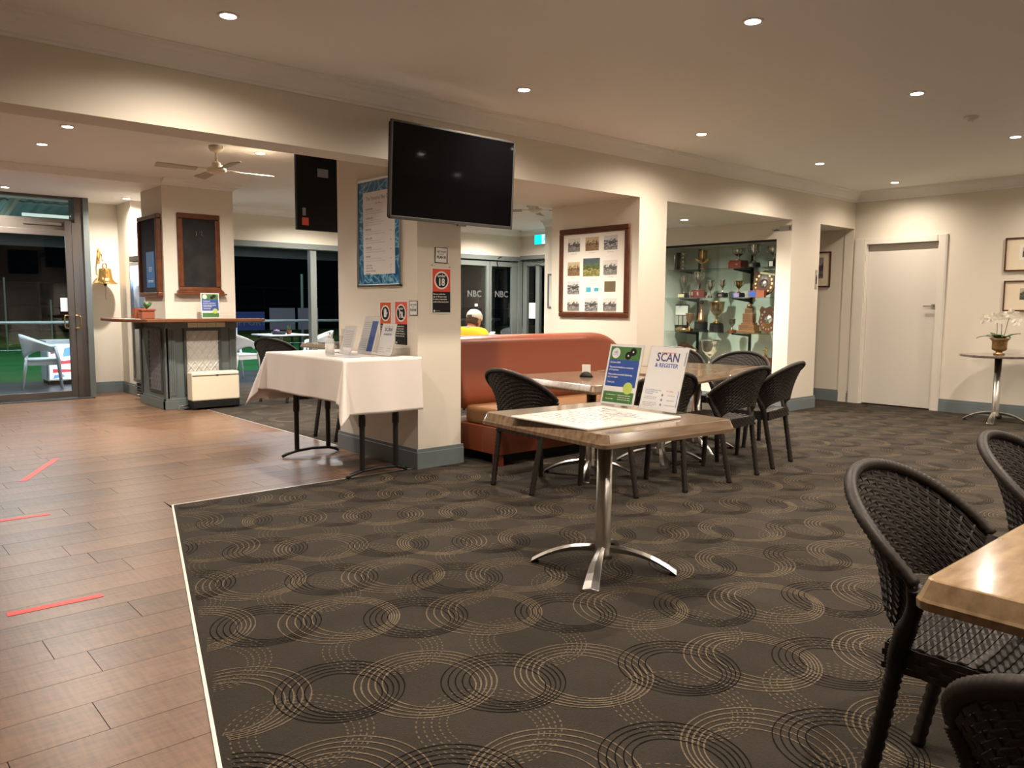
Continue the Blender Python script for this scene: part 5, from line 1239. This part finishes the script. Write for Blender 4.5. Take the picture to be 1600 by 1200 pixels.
# ------------------------------------------------------------------ heater
t = thing('gas_heater', 'cream box heater with a black base grille standing on the floor before the bar', 'heater', (3.425, 9.15, 0))
b = MB(); b.box(-0.275, 0.275, -0.085, 0.085, 0.10, 0.43); b.build('casing', M['cream'], t, bevel=0.018, seg=3)
b = MB(); b.box(-0.27, 0.27, -0.08, 0.08, 0.02, 0.10); b.build('base', M['black'], t)
b = MB()
for k in range(4): b.box(-0.262, 0.262, -0.0885, -0.082, 0.03+k*0.017, 0.039+k*0.017)
b.build('grille_slat', M['blackmetal'], t)
bx('control_strip', M['bezel'], t, -0.27, 0.27, -0.0865, -0.084, 0.385, 0.395); bx('display', M['black'], t, 0.0, 0.025, -0.088, -0.084, 0.382, 0.398)
for sx in (-0.24, 0.24): bx('foot', M['black'], t, sx-0.02, sx+0.02, -0.07, 0.07, 0, 0.02)
b = MB(); b.tube([(-0.272, 0.0, 0.05), (-0.40, 0.0, 0.05), (-0.40, -0.0, 0.003)], 0.008, 8); b.build('gas_pipe', M['chrome'], t, smooth=True)

# ------------------------------------------------------------------ bell
t = thing('ship_bell', 'polished brass ship bell on a wall bracket beside the glass door', 'bell', (2.87, 11.62, 1.46))
bx('wall_plate', M['brass'], t, -0.016, 0.016, -0.006, -0.001, 0.27, 0.47, 0.003)
b = MB(); b.tube(spline([(0, -0.006, 0.44), (0, -0.05, 0.43), (0, -0.10, 0.41), (0, -0.15, 0.375)], 5), 0.010, 8); b.tube(spline([(0, -0.006, 0.31), (0, -0.04, 0.33), (0.0, -0.07, 0.37), (0, -0.09, 0.41)], 4), 0.007, 8); b.tube([(0, -0.15, 0.375), (0.0, -0.155, 0.31), (0.015, -0.16, 0.295)], 0.007, 8); b.build('bracket', M['brass'], t, smooth=True)
b = MB(); c = (0.03, -0.16, 0)
b.lathe([(0.145, 0), (0.148, 0.006), (0.138, 0.014), (0.118, 0.03), (0.095, 0.06), (0.083, 0.10), (0.078, 0.15), (0.076, 0.19), (0.070, 0.20), (0.045, 0.206), (0.02, 0.21), (0.0, 0.212), ], c=c, n=40)
b.build('bell_body', M['brass'], t, smooth=True)
b = MB(); b.tube([(0.03+0.026*math.cos(a*PI/8), -0.16, 0.235+0.032*math.sin(a*PI/8)) for a in range(16)], 0.008, 8, closed=True); b.build('crown', M['brass'], t, smooth=True)
b = MB(); b.lathe([(0.0, -0.03), (0.018, -0.022), (0.022, -0.005), (0.012, 0.002)], c=c, n=14); b.build('clapper', M['black'], t, smooth=True)
b = MB(); b.tube([(0.03, -0.16, -0.03), (0.034, -0.16, -0.09), (0.028, -0.158, -0.16), (0.036, -0.16, -0.21)], 0.003, 6); b.build('bell_rope', M['mauve'], t)

# ------------------------------------------------------------------ fridge
t = thing('drinks_fridge', 'upright drinks fridge with a blue-lit glass door behind the bar column', 'fridge', (3.27, 10.42, 0), -PI/2)
b = MB(); b.box(-0.30, 0.30, 0.26, 0.29, 0.10, 1.72); b.box(-0.30, -0.275, -0.24, 0.26, 0.10, 1.72); b.box(0.275, 0.30, -0.24, 0.26, 0.10, 1.72); b.box(-0.275, 0.275, -0.24, 0.26, 1.69, 1.72); b.box(-0.275, 0.275, -0.24, 0.26, 0.20, 0.24); b.build('cabinet', M['whiteplastic'], t)
bx('header', M['bezel'], t, -0.305, 0.305, -0.27, 0.29, 1.725, 1.79, 0.004)
bx('light_strip', M['fridgeglow'], t, -0.27, 0.27, 0.245, 0.258, 0.9, 1.68)
bx('lower_lining', M['white'], t, -0.27, 0.27, 0.245, 0.258, 0.25, 0.9)
for z in (0.55, 0.85, 1.15, 1.42): bx('shelf', M['alu'], t, -0.27, 0.27, -0.2, 0.24, z, z+0.008)
b = MB()
for (x0, x1, z0, z1) in ((-0.30, -0.265, 0.22, 1.71), (0.265, 0.30, 0.22, 1.71), (-0.265, 0.265, 0.22, 0.26), (-0.265, 0.265, 1.67, 1.71)): b.box(x0, x1, -0.275, -0.245, z0, z1)
b.build('door_frame', M['alu'], t); bx('door_glass', M['glass'], t, -0.265, 0.265, -0.262, -0.258, 0.26, 1.67)
l_ = bpy.data.lights.new('fridge_lamp', 'POINT'); l_.energy = 7; l_.color = (0.35, 0.6, 1.0); l_.shadow_soft_size = 0.04; lo = bpy.data.objects.new('fridge_lamp', l_); COL.objects.link(lo); lo.parent = t; lo.location = (0, -0.1, 1.6)
bx('base_grille', M['black'], t, -0.295, 0.295, -0.24, 0.24, 0.06, 0.195)
for k in range(3): bx('grille_bar', M['chrome'], t, -0.29, 0.29, -0.262, -0.242, 0.085+k*0.035, 0.10+k*0.035)
for sx in (-0.25, 0.25):
    b = MB(); b.lathe([(0.028, -0.012), (0.028, 0.012)], n=14, m=Matrix.Translation((sx, -0.2, 0.028)) @ Matrix.Rotation(PI/2, 4, 'X')); b.build('castor', M['black'], t)
# ------------------------------------------------------------------ glass door on the left (sliding) and transom
def frame_bars(name, bars, m, kind='structure', parent=None, bevel=0.003):
    b = MB()
    for q in bars: b.box(*q)
    o = b.build(name, m, parent, bevel=bevel)
    if parent is None: o['kind'] = kind
    return o
GY = 11.14
w1 = frame_bars('window_1', [(-3, 2.60, GY+0.06, GY+0.16, 2.10, 2.24), (2.50, 2.60, GY+0.02, GY+0.30, 0, CL), (-3, 2.5, GY+0.06, GY+0.16, 2.49, CL), (-0.1, -0.02, GY+0.07, GY+0.15, 2.24, 2.49)], M['doorframe'])
bx('transom_pane', M['glass'], w1, -3, 2.5, GY+0.10, GY+0.106, 2.24, 2.49)
bx('jamb_cladding', M['frame'], w1, 2.595, 2.66, GY+0.0, 11.62, 0, CL)
bx('track_cover', M['alu'], w1, 1.95, 2.36, GY+0.045, GY+0.058, 2.16, 2.19)
d2 = frame_bars('door_2', [(2.385, 2.455, GY-0.0, GY+0.045, 0.02, 2.22), (1.20, 1.27, GY-0.0, GY+0.045, 0.02, 2.10), (1.27, 2.385, GY-0.0, GY+0.045, 0.02, 0.10), (1.27, 2.385, GY-0.0, GY+0.045, 2.03, 2.10)], M['doorframe'])
d2b = bx('fixed_stile', M['doorframe'], d2, 2.46, 2.52, GY+0.0, GY+0.05, 0.0, 2.20)
bx('glass_pane', M['glass'], d2, 1.27, 2.385, GY+0.02, GY+0.026, 0.10, 2.03)
bx('glass_notice', M['whiteplastic'], d2, 2.30, 2.38, GY+0.012, GY+0.018, 1.10, 1.27, label='pale notice taped to the glass')
for sx in (-1, 1):
    b = MB(); x_ = 2.42; b.tube(spline([(x_+sx*0.03, GY-0.002, 1.05), (x_+sx*0.085, GY-0.03, 1.045), (x_+sx*0.09, GY-0.03, 0.97), (x_+sx*0.085, GY-0.03, 0.90), (x_+sx*0.03, GY-0.002, 0.89)], 4), 0.008, 8); b.build('door_handle', M['brass'], d2, smooth=True)
th_ = frame_bars('trim_8', [(-3, 2.62, GY-0.12, GY+0.25, -0.012, 0.012)], M['bezel'])

# ------------------------------------------------------------------ folding glass doors at the back
WY = 11.2
w2 = frame_bars('window_2', [(3.9, 10.05, WY-0.06, WY+0.10, 2.04, 2.12), (5.71, 5.81, WY-0.03, WY+0.07, 0, 2.04), (3.9, 3.97, WY-0.03, WY+0.07, 0, 2.04), (7.1, 7.2, WY-0.03, WY+0.07, 0, 2.04)], M['frame'])
d3 = frame_bars('door_3', [(8.53, 8.60, WY-0.02, WY+0.03, 0.02, 2.02), (9.19, 9.265, WY-0.02, WY+0.03, 0.02, 2.02), (9.275, 9.31, WY-0.02, WY+0.03, 0.02, 2.02), (9.80, 9.93, WY-0.02, WY+0.03, 0.02, 2.02),
      (8.60, 9.19, WY-0.02, WY+0.03, 1.93, 2.02), (9.31, 9.80, WY-0.02, WY+0.03, 1.93, 2.02), (8.60, 9.19, WY-0.02, WY+0.03, 0.02, 0.18), (9.31, 9.80, WY-0.02, WY+0.03, 0.02, 0.18), (9.94, 10.04, WY-0.05, WY+0.05, 0, 2.04)], M['frame'])
bx('glass_pane', M['glass'], d3, 8.60, 9.19, WY+0.0, WY+0.006, 0.18, 1.93); bx('glass_pane', M['glass'], d3, 9.31, 9.80, WY+0.0, WY+0.006, 0.18, 1.93)
t_ = thing('etched_mark', 'x', 'sign', (8.90, WY-0.003, 1.43), rot=R_FRONT); 
o = text('etched_lettering', 'NBC', 0.16, M['frost'], d3, 0, 0, 0, bold=0.003); o.matrix_local = Matrix.Translation((8.92, WY-0.004, 1.42)) @ Matrix.Rotation(PI/2, 4, 'X')
o = text('etched_lettering', 'NBC', 0.16, M['frost'], d3, 0, 0, 0, bold=0.003); o.matrix_local = Matrix.Translation((9.56, WY-0.004, 1.42)) @ Matrix.Rotation(PI/2, 4, 'X')
bpy.data.objects.remove(t_)
bx('small_sticker', M['whiteplastic'], d3, 8.93, 9.0, WY-0.003, WY-0.001, 1.20, 1.245)
b = MB(); b.tube(spline([(9.43, WY-0.03, 2.00), (9.42, WY-0.05, 2.05), (9.46, WY-0.07, 2.09), (9.50, WY-0.07, 2.10)], 4), 0.008, 6); b.tube([(9.43, WY-0.03, 2.0), (9.45, WY-0.03, 1.92)], 0.01, 6); b.build('door_catch', M['black'], d3)
w3 = frame_bars('window_3', [(9.97, 10.13, 8.6, WY-0.05, 2.07, 2.14), (10.05, 10.12, 11.05, WY-0.05, 0, 2.07), (10.05, 10.12, 10.70, 10.80, 0, 2.07), (10.05, 10.12, 10.35, 10.42, 0, 2.07), (10.06, 10.11, 10.42, 10.70, 1.95, 2.07), (10.06, 10.11, 10.80, 11.05, 1.95, 2.07), (10.06, 10.11, 10.42, 11.05, 0.0, 0.16)], M['frame'])
bx('glass_pane', M['glass'], w3, 10.08, 10.086, 10.42, 10.70, 0.16, 1.95); bx('glass_pane', M['glass'], w3, 10.08, 10.086, 10.80, 11.05, 0.16, 1.95)
bx('paper_notice', M['white'], w3, 10.074, 10.077, 10.81, 11.0, 0.98, 1.27, label='white paper taped to the side glass')
b = MB(); b.tube(spline([(9.96, 10.45, 2.02), (9.94, 10.55, 1.99), (9.95, 10.65, 2.01), (9.965, 10.8, 2.02)], 4), 0.008, 6); b.build('door_closer', M['black'], w3)
t = thing('exit_sign', 'lit green and white exit sign with a running man, above the far side door', 'sign', (10.045, 10.58, 2.42), rot=R_WEST)
bx('light_box', M['white'], t, -0.20, 0.20, -0.09, 0.09, 0.001, 0.05); bx('green_face', M['exitgreen'], t, -0.195, 0.0, -0.085, 0.085, 0.05, 0.053); bx('white_face', M['exitwhite'], t, 0.0, 0.195, -0.085, 0.085, 0.05, 0.053)
b = MB(); b.lathe([(0.014, 0.053), (0.014, 0.055)], c=(0.075, 0.05, 0), n=12); b.prism([(0.05, -0.01), (0.075, -0.015), (0.085, 0.03), (0.062, 0.035)], 0.053, 0.055); b.prism([(0.05, -0.01), (0.065, -0.012), (0.04, -0.06), (0.025, -0.055)], 0.053, 0.055); b.prism([(0.06, -0.012), (0.075, -0.015), (0.105, -0.045), (0.095, -0.055)], 0.053, 0.055); b.prism([(0.08, 0.025), (0.085, 0.015), (0.12, 0.01), (0.12, 0.02)], 0.053, 0.055)
b.build('running_man', M['exitgreen'], t)

# ------------------------------------------------------------------ veranda and the green outside
struct('ground_veranda', M['slab'], [(-3.1, 12, 11.36, 14.25, -0.15, -0.02), (-3.1, 3.9, 11.25, 11.36, -0.15, -0.02)])
o = struct('ground_lawn', M['lawn'], [(-14, 40, 14.25, 33.0, -0.5, -0.38)])
struct('ground_bank', M['bank'], [(-14, 60, 33.6, 46.0, -0.5, -0.28)])
struct('ground_ditch', M['night'], [(-14, 40, 33.0, 33.6, -0.6, -0.5)])
# roof with corrugations and rafters
rf = thing('veranda_roof', 'corrugated steel veranda roof on pale rafters, seen through the high glass', 'roof', (0, 11.7, 2.72))
b = MB()
def roofz(y): return -0.16*(y)
n = 600
prev = None
for i in range(n+1):
    x = -3+i*(15/n); z = 0.012*math.sin(i*PI/3)
    cur = (b.bm.verts.new((x, 0, z)), b.bm.verts.new((x, 2.6, z+roofz(2.6))))
    if prev: b.bm.faces.new((prev[0], cur[0], cur[1], prev[1]))
    prev = cur
b.build('roof_sheet', M['roofmetal'], rf, solid=0.002, recalc=False)
for k in range(16):
    x = -2.6+k*0.93; q = MB(); vs = q.box(x-0.025, x+0.025, 0.0, 2.4, -0.13, -0.02)
    for v in vs: v.co.z += roofz(v.co.y)
    q.build('rafter', M['rafter'], rf)
for y in (0.9, 1.75): bx('batten', M['rafter'], rf, -3, 12, y-0.025, y+0.025, roofz(y)-0.018, roofz(y)-0.013+0.0)
bx('front_beam', M['night'], rf, -3, 12, 2.2, 2.28, -0.66, -0.46)
for x in (-1.6, 3.9, 8.3, 11.4): bx('veranda_post', M['night'], rf, x-0.045, x+0.045, 2.19, 2.28, -2.74, -0.66)
for x0, x1 in ((0.4, 1.6), (2.2, 3.0)): bx('batten_light', M['fluoro'], rf, x0, x1, 0.95, 1.0, -0.33, -0.29)
# railing
rl = thing('veranda_railing', 'galvanised pipe railing along the edge of the veranda', 'railing', (0, 14.1, -0.02))
b = MB(); b.tube([(-3, 0, 0.92), (12, 0, 0.92)], 0.024, 8); b.build('top_rail', M['rail'], rl, smooth=True)
b = MB(); b.tube([(-3, 0, 0.50), (12, 0, 0.50)], 0.004, 6); b.build('wire', M['rail'], rl)
for x in (-2.0, 0.1, 3.2, 5.72, 8.2, 10.6):
    b = MB(); b.tube([(x, 0, 0), (x, 0, 0.92)], 0.020, 8); b.build('railing_post', M['rail'], rl, smooth=True)
# white tub chairs outside
def tub_chair(label, loc, rz):
    t = thing('white_tub_chair', label, 'chair', loc, rz, 'white plastic tub chairs on the veranda'); m = M['whiteplastic']
    b = MB()
    def f(u, v):
        a = (-1+2*u)*PI*0.72; c = math.cos(a); rx = 0.29-0.05*(1-v); ry = 0.27-0.05*(1-v)
        x = rx*math.sin(a); y = -ry*c + (0.0)
        top = 0.66+0.12*max(c, -0.4); bot = 0.43+0.12*(abs(math.sin(a))**2)*(1 if c < 0.9 else 0)
        return Vector((x, y, bot+(top-bot)*v))
    b.grid(f, 30, 6); b.build('backrest', m, t, smooth=True, solid=0.016)
    b = MB(); b.box(-0.22, 0.22, -0.22, 0.23, 0.40, 0.43); b.build('seat', m, t, bevel=0.012)
    bx('apron', m, t, -0.21, 0.21, 0.20, 0.225, 0.34, 0.40); bx('apron', m, t, -0.215, -0.195, -0.2, 0.2, 0.34, 0.40); bx('apron', m, t, 0.195, 0.215, -0.2, 0.2, 0.34, 0.40)
    for sx in (-1, 1):
        b = MB(); b.tube([(sx*0.235, 0.17, 0.60), (sx*0.225, 0.20, 0.42), (sx*0.225, 0.235, 0)], [0.022, 0.024, 0.015], 8); b.build('leg', m, t, smooth=True)
        b = MB(); b.tube([(sx*0.20, -0.19, 0.45), (sx*0.205, -0.21, 0.3), (sx*0.21, -0.255, 0)], [0.022, 0.022, 0.015], 8); b.build('leg', m, t, smooth=True)
    return t
tub_chair('white plastic tub chair outside the glass door, beside the lit panel', (2.42, 13.05, -0.02), math.radians(-100))
t = bpy.context.scene.objects
c0 = [o for o in bpy.data.objects if o.name.startswith('white_tub_chair') and o.parent is None][0]
dup(c0, (5.13, 12.55, -0.02), math.radians(-75), 'white plastic tub chair outside, just right of the serving bar')
dup(c0, (6.6, 12.7, -0.02), math.radians(70), 'white plastic tub chair outside, beyond the dark wicker chairs')
dup(c0, (11.0, 12.45, -0.02), math.radians(150), 'white plastic tub chair outside the folding doors, above the booth back')
def cafe_table(label, loc, w_=0.75):
    t = thing('white_cafe_table', label, 'table', loc, 0, 'white tables on the veranda')
    bx('tabletop', M['whiteplastic'], t, -w_/2, w_/2, -w_/2, w_/2, 0.70, 0.725, 0.01)
    b = MB(); b.lathe([(0.03, 0.02), (0.03, 0.70)], n=16); b.build('post', M['alu'], t, smooth=True)
    for k in range(4):
        b = MB(); b.box(0.02, 0.30, -0.02, 0.02, 0, 0.03, Matrix.Rotation(k*PI/2+PI/4, 4, 'Z')); b.build('foot', M['alu'], t)
    return t
ct = cafe_table('white square table outside, holding the small planter', (5.95, 12.75, -0.02))
t = thing('table_planter', 'shallow dark planter with a small cactus on the outside table', 'plant', (5.85, 12.62, 0.7055))
b = MB(); b.lathe([(0, 0), (0.10, 0), (0.13, 0.045), (0.12, 0.045), (0, 0.04)], n=20); b.build('bowl', M['night'], t)
b = MB(); b.lathe([(0, 0.04), (0.05, 0.045), (0.05, 0.07), (0, 0.085)], c=(-0.04, 0, 0), n=12); b.build('pebbles', M['mauve'], t, smooth=True)
t = thing('terracotta_pot', 'little terracotta pot beside the dark planter on the outside table', 'plant', (6.02, 12.60, 0.7055))
b = MB(); b.lathe([(0, 0), (0.03, 0), (0.042, 0.05), (0.046, 0.05), (0.046, 0.065), (0, 0.062)], n=16); b.build('pot', M['terracotta'], t)
for k in range(5):
    b = MB(); b.tube([(0, 0, 0.06), (0.02*math.cos(k*1.3), 0.02*math.sin(k*1.3), 0.11), (0.035*math.cos(k*1.3), 0.035*math.sin(k*1.3), 0.15)], [0.006, 0.008, 0.002], 6); b.build('leaf', M['leaf'], t)
# lit chest freezer
t = thing('chest_freezer', 'low lit freezer with a red, white and blue panel outside the glass door', 'freezer', (2.98, 13.66, -0.02))
bx('cabinet', M['whiteplastic'], t, -0.42, 0.42, -0.24, 0.24, 0.06, 0.62); bx('lid', M['whiteplastic'], t, -0.43, 0.43, -0.25, 0.25, 0.621, 0.665)
bx('lit_panel', M['boxglow'], t, -0.40, 0.40, -0.252, -0.242, 0.08, 0.61); bx('plinth', M['black'], t, -0.4, 0.4, -0.22, 0.22, 0, 0.06)
b = MB()
for x0, z0, w_, h_ in ((-0.38, 0.30, 0.36, 0.09), (-0.02, 0.32, 0.40, 0.14), (-0.36, 0.18, 0.7, 0.06), (0.02, 0.50, 0.16, 0.07), (-0.38, 0.46, 0.10, 0.10)): b.prism([(x0, z0), (x0+w_, z0+0.02), (x0+w_, z0+h_), (x0+w_*0.5, z0+h_*0.6), (x0, z0+h_)], 0, 0.002, Matrix.Translation((0, -0.2525, 0)) @ Matrix.Rotation(PI/2, 4, 'X'))
b.build('red_print', M['boxred'], t)
b = MB()
for x0, z0, w_, h_ in ((-0.22, 0.42, 0.26, 0.16), (0.14, 0.42, 0.20, 0.10), (-0.36, 0.09, 0.16, 0.07)): b.prism([(x0, z0), (x0+w_, z0+0.03), (x0+w_*0.8, z0+h_), (x0+w_*0.1, z0+h_*0.8)], 0, 0.002, Matrix.Translation((0, -0.2525, 0)) @ Matrix.Rotation(PI/2, 4, 'X'))
b.build('blue_print', M['boxblue'], t)
# beyond the lawn
def screen(name, label, cat, x0, x1, y, z0, z1, m):
    t = thing(name, label, cat, ((x0+x1)/2, y, -0.38)); w_ = (x1-x0)/2
    bx('panel', m, t, -w_, w_, -0.02, 0.02, z0+0.38, z1+0.38)
    for s_ in (-1, 1): bx('support', M['night'], t, s_*w_*0.8-0.03, s_*w_*0.8+0.03, 0.02, 0.08, 0, z1+0.38)
    return t
t = screen('blue_banner', 'blue banner with white lettering across the green', 'banner', 9.0, 10.65, 24, 0.40, 0.98, M['bluebanner'])
o = text('lettering', 'SUPPORT', 0.30, M['mauve'], t, 0, 0, 0); o.matrix_local = Matrix.Translation((0.25, -0.025, 1.02)) @ Matrix.Rotation(PI/2, 4, 'X')
t = screen('mauve_windbreak', 'left mauve canvas screen across the green', 'screen', 10.83, 11.68, 24, 0.40, 1.10, M['mauve'])
t = screen('mauve_windbreak', 'right mauve canvas screen across the green', 'screen', 11.80, 12.50, 24, 0.40, 1.10, M['mauve'])
t = thing('light_pole', 'thin pole with a small bright floodlight across the green', 'lamp post', (24, 42, -0.28))
b = MB(); b.tube([(0, 0, 0), (0, 0, 4.0)], 0.05, 8); b.build('pole', M['night'], t); b = MB(); b.lathe([(0, -0.07), (0.11, -0.04), (0.11, 0.04), (0, 0.07)], c=(0, -0.1, 3.25), n=14); b.build('lamp_head', M['floodglow'], t)
for k, (x, y, h) in enumerate(((4.6, 30, 2.4), (5.9, 30, 1.7), (12.2, 24.5, 2.6), (14.3, 24.5, 2.2))):
    t = thing('shade_post', ('tall post at the far left of the green', 'second post at the far left of the green', 'pale blue post rising behind the mauve screens', 'thin white post right of the window mullion')[k], 'post', (x, y, -0.38))
    b = MB(); b.tube([(0, 0, 0), (0, 0, h)], 0.045 if k == 2 else 0.025, 8); b.build('pole', M['rail'], t)
t = thing('perimeter_fence', 'dark mesh fence beyond the far side of the green', 'fence', (10, 46.5, -0.28))
for k in range(24): bx('fence_post', M['night'], t, -23+k*2.4, -22.94+k*2.4, -0.03, 0.03, 0, 2.6)
for z in (0.1, 1.3, 2.5): bx('fence_rail', M['night'], t, -23, 33, -0.02, 0.0, z, z+0.04)
t = thing('ball_bin', 'pale green score box across the green at the far left', 'box', (2.9, 30.5, -0.38)); bx('body', M['bank'], t, -0.3, 0.55, -0.2, 0.2, 0, 2.0)

# ------------------------------------------------------------------ seated man beyond the booth
PX, PY = 5.47, 6.95
root_p = thing('person', 'man in a yellow shirt and pale cap seated beyond the booth, back to us', 'person', (PX, PY, 0), math.radians(-90+18))
def skin_body(name, verts, edges, m, parent, sub=2):
    bm = bmesh.new(); lay = bm.verts.layers.skin.verify(); vs = []
    for i, (co, r) in enumerate(verts):
        v = bm.verts.new(co); v[lay].radius = (r, r) if not isinstance(r, tuple) else r; v[lay].use_root = (i == 0); vs.append(v)
    for a, b_ in edges: bm.edges.new((vs[a], vs[b_]))
    me = bpy.data.meshes.new(name); bm.to_mesh(me); bm.free(); me.materials.append(m)
    o = bpy.data.objects.new(name, me); COL.objects.link(o); o.parent = parent
    s_ = o.modifiers.new('skin', 'SKIN'); s_.use_smooth_shade = True
    ss = o.modifiers.new('sub', 'SUBSURF'); ss.levels = sub; ss.render_levels = sub
    return o
# local frame: +Y forward, seat height 0.43
V = [((0, 0, 0.52), (0.15, 0.12)), ((0, 0.01, 0.66), (0.13, 0.105)), ((0, 0.0, 0.80), (0.14, 0.11)), ((0, 0.015, 0.905), (0.11, 0.085)), ((0, 0.03, 0.955), (0.055, 0.055)), ((0, 0.055, 1.00), (0.052, 0.052)),
     ((0.17, 0.01, 0.90), 0.062), ((0.22, 0.03, 0.66), 0.045), ((0.15, 0.25, 0.74), 0.035), ((0.10, 0.33, 0.82), 0.024), ((-0.17, 0.01, 0.90), 0.062), ((-0.22, 0.03, 0.66), 0.045), ((-0.13, 0.25, 0.74), 0.035), ((-0.06, 0.32, 0.82), 0.024),
     ((0.10, 0.10, 0.49), 0.085), ((0.13, 0.42, 0.49), 0.062), ((0.13, 0.44, 0.12), 0.042), ((0.13, 0.46, 0.05), 0.035), ((0.13, 0.60, 0.035), 0.03), ((-0.10, 0.10, 0.49), 0.085), ((-0.13, 0.42, 0.49), 0.062), ((-0.13, 0.44, 0.12), 0.042), ((-0.13, 0.46, 0.05), 0.035), ((-0.13, 0.60, 0.035), 0.03)]
E_ = [(0, 1), (1, 2), (2, 3), (3, 4), (4, 5), (3, 6), (6, 7), (7, 8), (8, 9), (3, 10), (10, 11), (11, 12), (12, 13), (0, 14), (14, 15), (15, 16), (16, 17), (17, 18), (0, 19), (19, 20), (20, 21), (21, 22), (22, 23)]
skin_body('body', V, E_, M['skin'], root_p)
SV = [((v[0][0], v[0][1], v[0][2]), tuple(r+0.012 for r in (v[1] if isinstance(v[1], tuple) else (v[1], v[1])))) for v in (V[0], V[1], V[2], V[3])] + [((0, 0.03, 0.955), (0.072, 0.068)), ((0.175, 0.01, 0.90), (0.085, 0.085)), ((0.215, 0.03, 0.70), (0.064, 0.064)), ((-0.175, 0.01, 0.90), (0.085, 0.085)), ((-0.215, 0.03, 0.70), (0.064, 0.064))]
skin_body('shirt', SV, [(0, 1), (1, 2), (2, 3), (3, 4), (3, 5), (5, 6), (3, 7), (7, 8)], M['shirt'], root_p)
TV_ = [((0, 0, 0.50), (0.16, 0.13))]+[(V[i][0], V[i][1]+0.012) for i in (14, 15, 16, 19, 20, 21)]
skin_body('trousers', TV_, [(0, 1), (1, 2), (2, 3), (0, 4), (4, 5), (5, 6)], M['trousers'], root_p)
hd = MB()   # head: bent forward
Hm = Matrix.Translation((0, 0.085, 1.038)) @ Matrix.Rotation(math.radians(-24), 4, 'X')
def headf(u, v):
    a = 2*PI*u; ph = -PI/2+PI*v; c_ = math.cos(ph); z = math.sin(ph)*0.115; x = 0.073*c_*math.cos(a); y = 0.092*c_*math.sin(a)
    if z < 0: x *= 1+z*1.9; y = y*(1+z*1.0)+(0.012 if y > 0 else 0.0)*c_
    fy = max(0, math.sin(a))*c_
    if fy > 0.85:
        y += 0.020*math.exp(-((z+0.012)/0.020)**2)*math.exp(-(x/0.014)**2)
        y -= 0.007*math.exp(-((z-0.012)/0.010)**2)*math.exp(-((abs(x)-0.032)/0.014)**2); y += 0.005*math.exp(-((z+0.055)/0.01)**2)*math.exp(-(x/0.02)**2)
    return Hm @ Vector((x, y, z))
hd.grid(headf, 36, 24)
for s_ in (-1, 1): hd.lathe([(0, -0.03), (0.016, -0.02), (0.02, 0.005), (0.014, 0.024), (0, 0.03)], n=10, sx=0.4, m=Hm @ Matrix.Translation((s_*0.074, -0.008, -0.008)))
hd.build('head', M['skin'], root_p, smooth=True)
b = MB()
def hairf(u, v):
    a = PI*(0.98+1.04*u)+0; z = -0.062+0.085*v; c_ = math.sqrt(max(0, 1-(z/0.115)**2)); k = 1.035
    return Hm @ Vector((0.074*k*c_*math.cos(a)*(1+min(z, 0)*1.2), 0.094*k*c_*math.sin(a), z))
b.grid(hairf, 20, 6); b.build('hair', M['hair'], root_p, smooth=True, solid=0.006)
b = MB(); Cm = Hm @ Matrix.Translation((0, 0.0, 0.018)) @ Matrix.Rotation(math.radians(6), 4, 'X')
b.lathe([(0.083, 0.0), (0.088, 0.02), (0.082, 0.06), (0.058, 0.095), (0.025, 0.110), (0, 0.113)], n=28, sy=1.2, m=Cm); b.build('cap_crown', M['cap'], root_p, smooth=True)
b = MB(); b.grid(lambda u, v: Cm @ Vector(((u-0.5)*0.15*(1-0.35*v*v), 0.085+0.075*v-0.035*(2*u-1)**2*(1-0.2*v), 0.006-0.012*v-0.02*(2*u-1)**2)), 12, 6); b.build('cap_peak', M['bezel'], root_p, smooth=True, solid=0.004)
b = MB(); b.box(-0.03, 0.03, -0.106, -0.098, -0.002, 0.022, Cm); b.build('cap_strap_gap', M['hair'], root_p)
def hand(parent, wrist, d, m, side):
    """small gripping hand: palm plus five bent digits in one mesh"""
    d = Vector(d).normalized(); upv = Vector((0, 0, 1)); s_ = d.cross(upv).normalized(); n_ = s_.cross(d); w_ = Vector(wrist); b = MB()
    b.tube([w_, w_+d*0.03, w_+d*0.07], [0.024, 0.034, 0.032], 8, flat=0.55)
    for k, ln in enumerate((0.055, 0.068, 0.064, 0.05)):
        p = w_+d*0.07+s_*(k-1.5)*0.017; b.tube([p-d*0.02, p+d*ln*0.45, p+d*ln*0.8-n_*0.015*side, p+d*ln*0.85-n_*0.032*side], [0.009, 0.009, 0.008, 0.006], 6)
    p = w_+d*0.02+s_*0.028*side; b.tube([p, p+d*0.025+s_*0.018*side, p+d*0.055+s_*0.016*side+n_*0.012], [0.012, 0.010, 0.008], 6)
    b.build('hand', m, parent, smooth=True)
hand(root_p, (0.105, 0.32, 0.815), (-0.15, 0.6, 0.45), M['skin'], 1); hand(root_p, (-0.065, 0.31, 0.815), (0.15, 0.6, 0.45), M['skin'], -1)
t = thing('smartphone', 'dark smartphone held by the man in the yellow shirt', 'phone', (0, 0, 0)); 
t.matrix_world = Matrix.Translation((PX, PY, 0)) @ Matrix.Rotation(math.radians(-72), 4, 'Z') @ Matrix.Translation((0.02, 0.41, 0.865)) @ Matrix.Rotation(math.radians(35), 4, 'X')
bx('case', M['black'], t, -0.037, 0.037, -0.07, 0.07, -0.004, 0.004, 0.003); bx('display', M['phone'], t, -0.034, 0.034, -0.066, 0.066, 0.004, 0.0046)
dup(ch0, (PX-0.02, PY, 0), math.radians(-72), 'wicker chair under the man in the yellow shirt', G3)
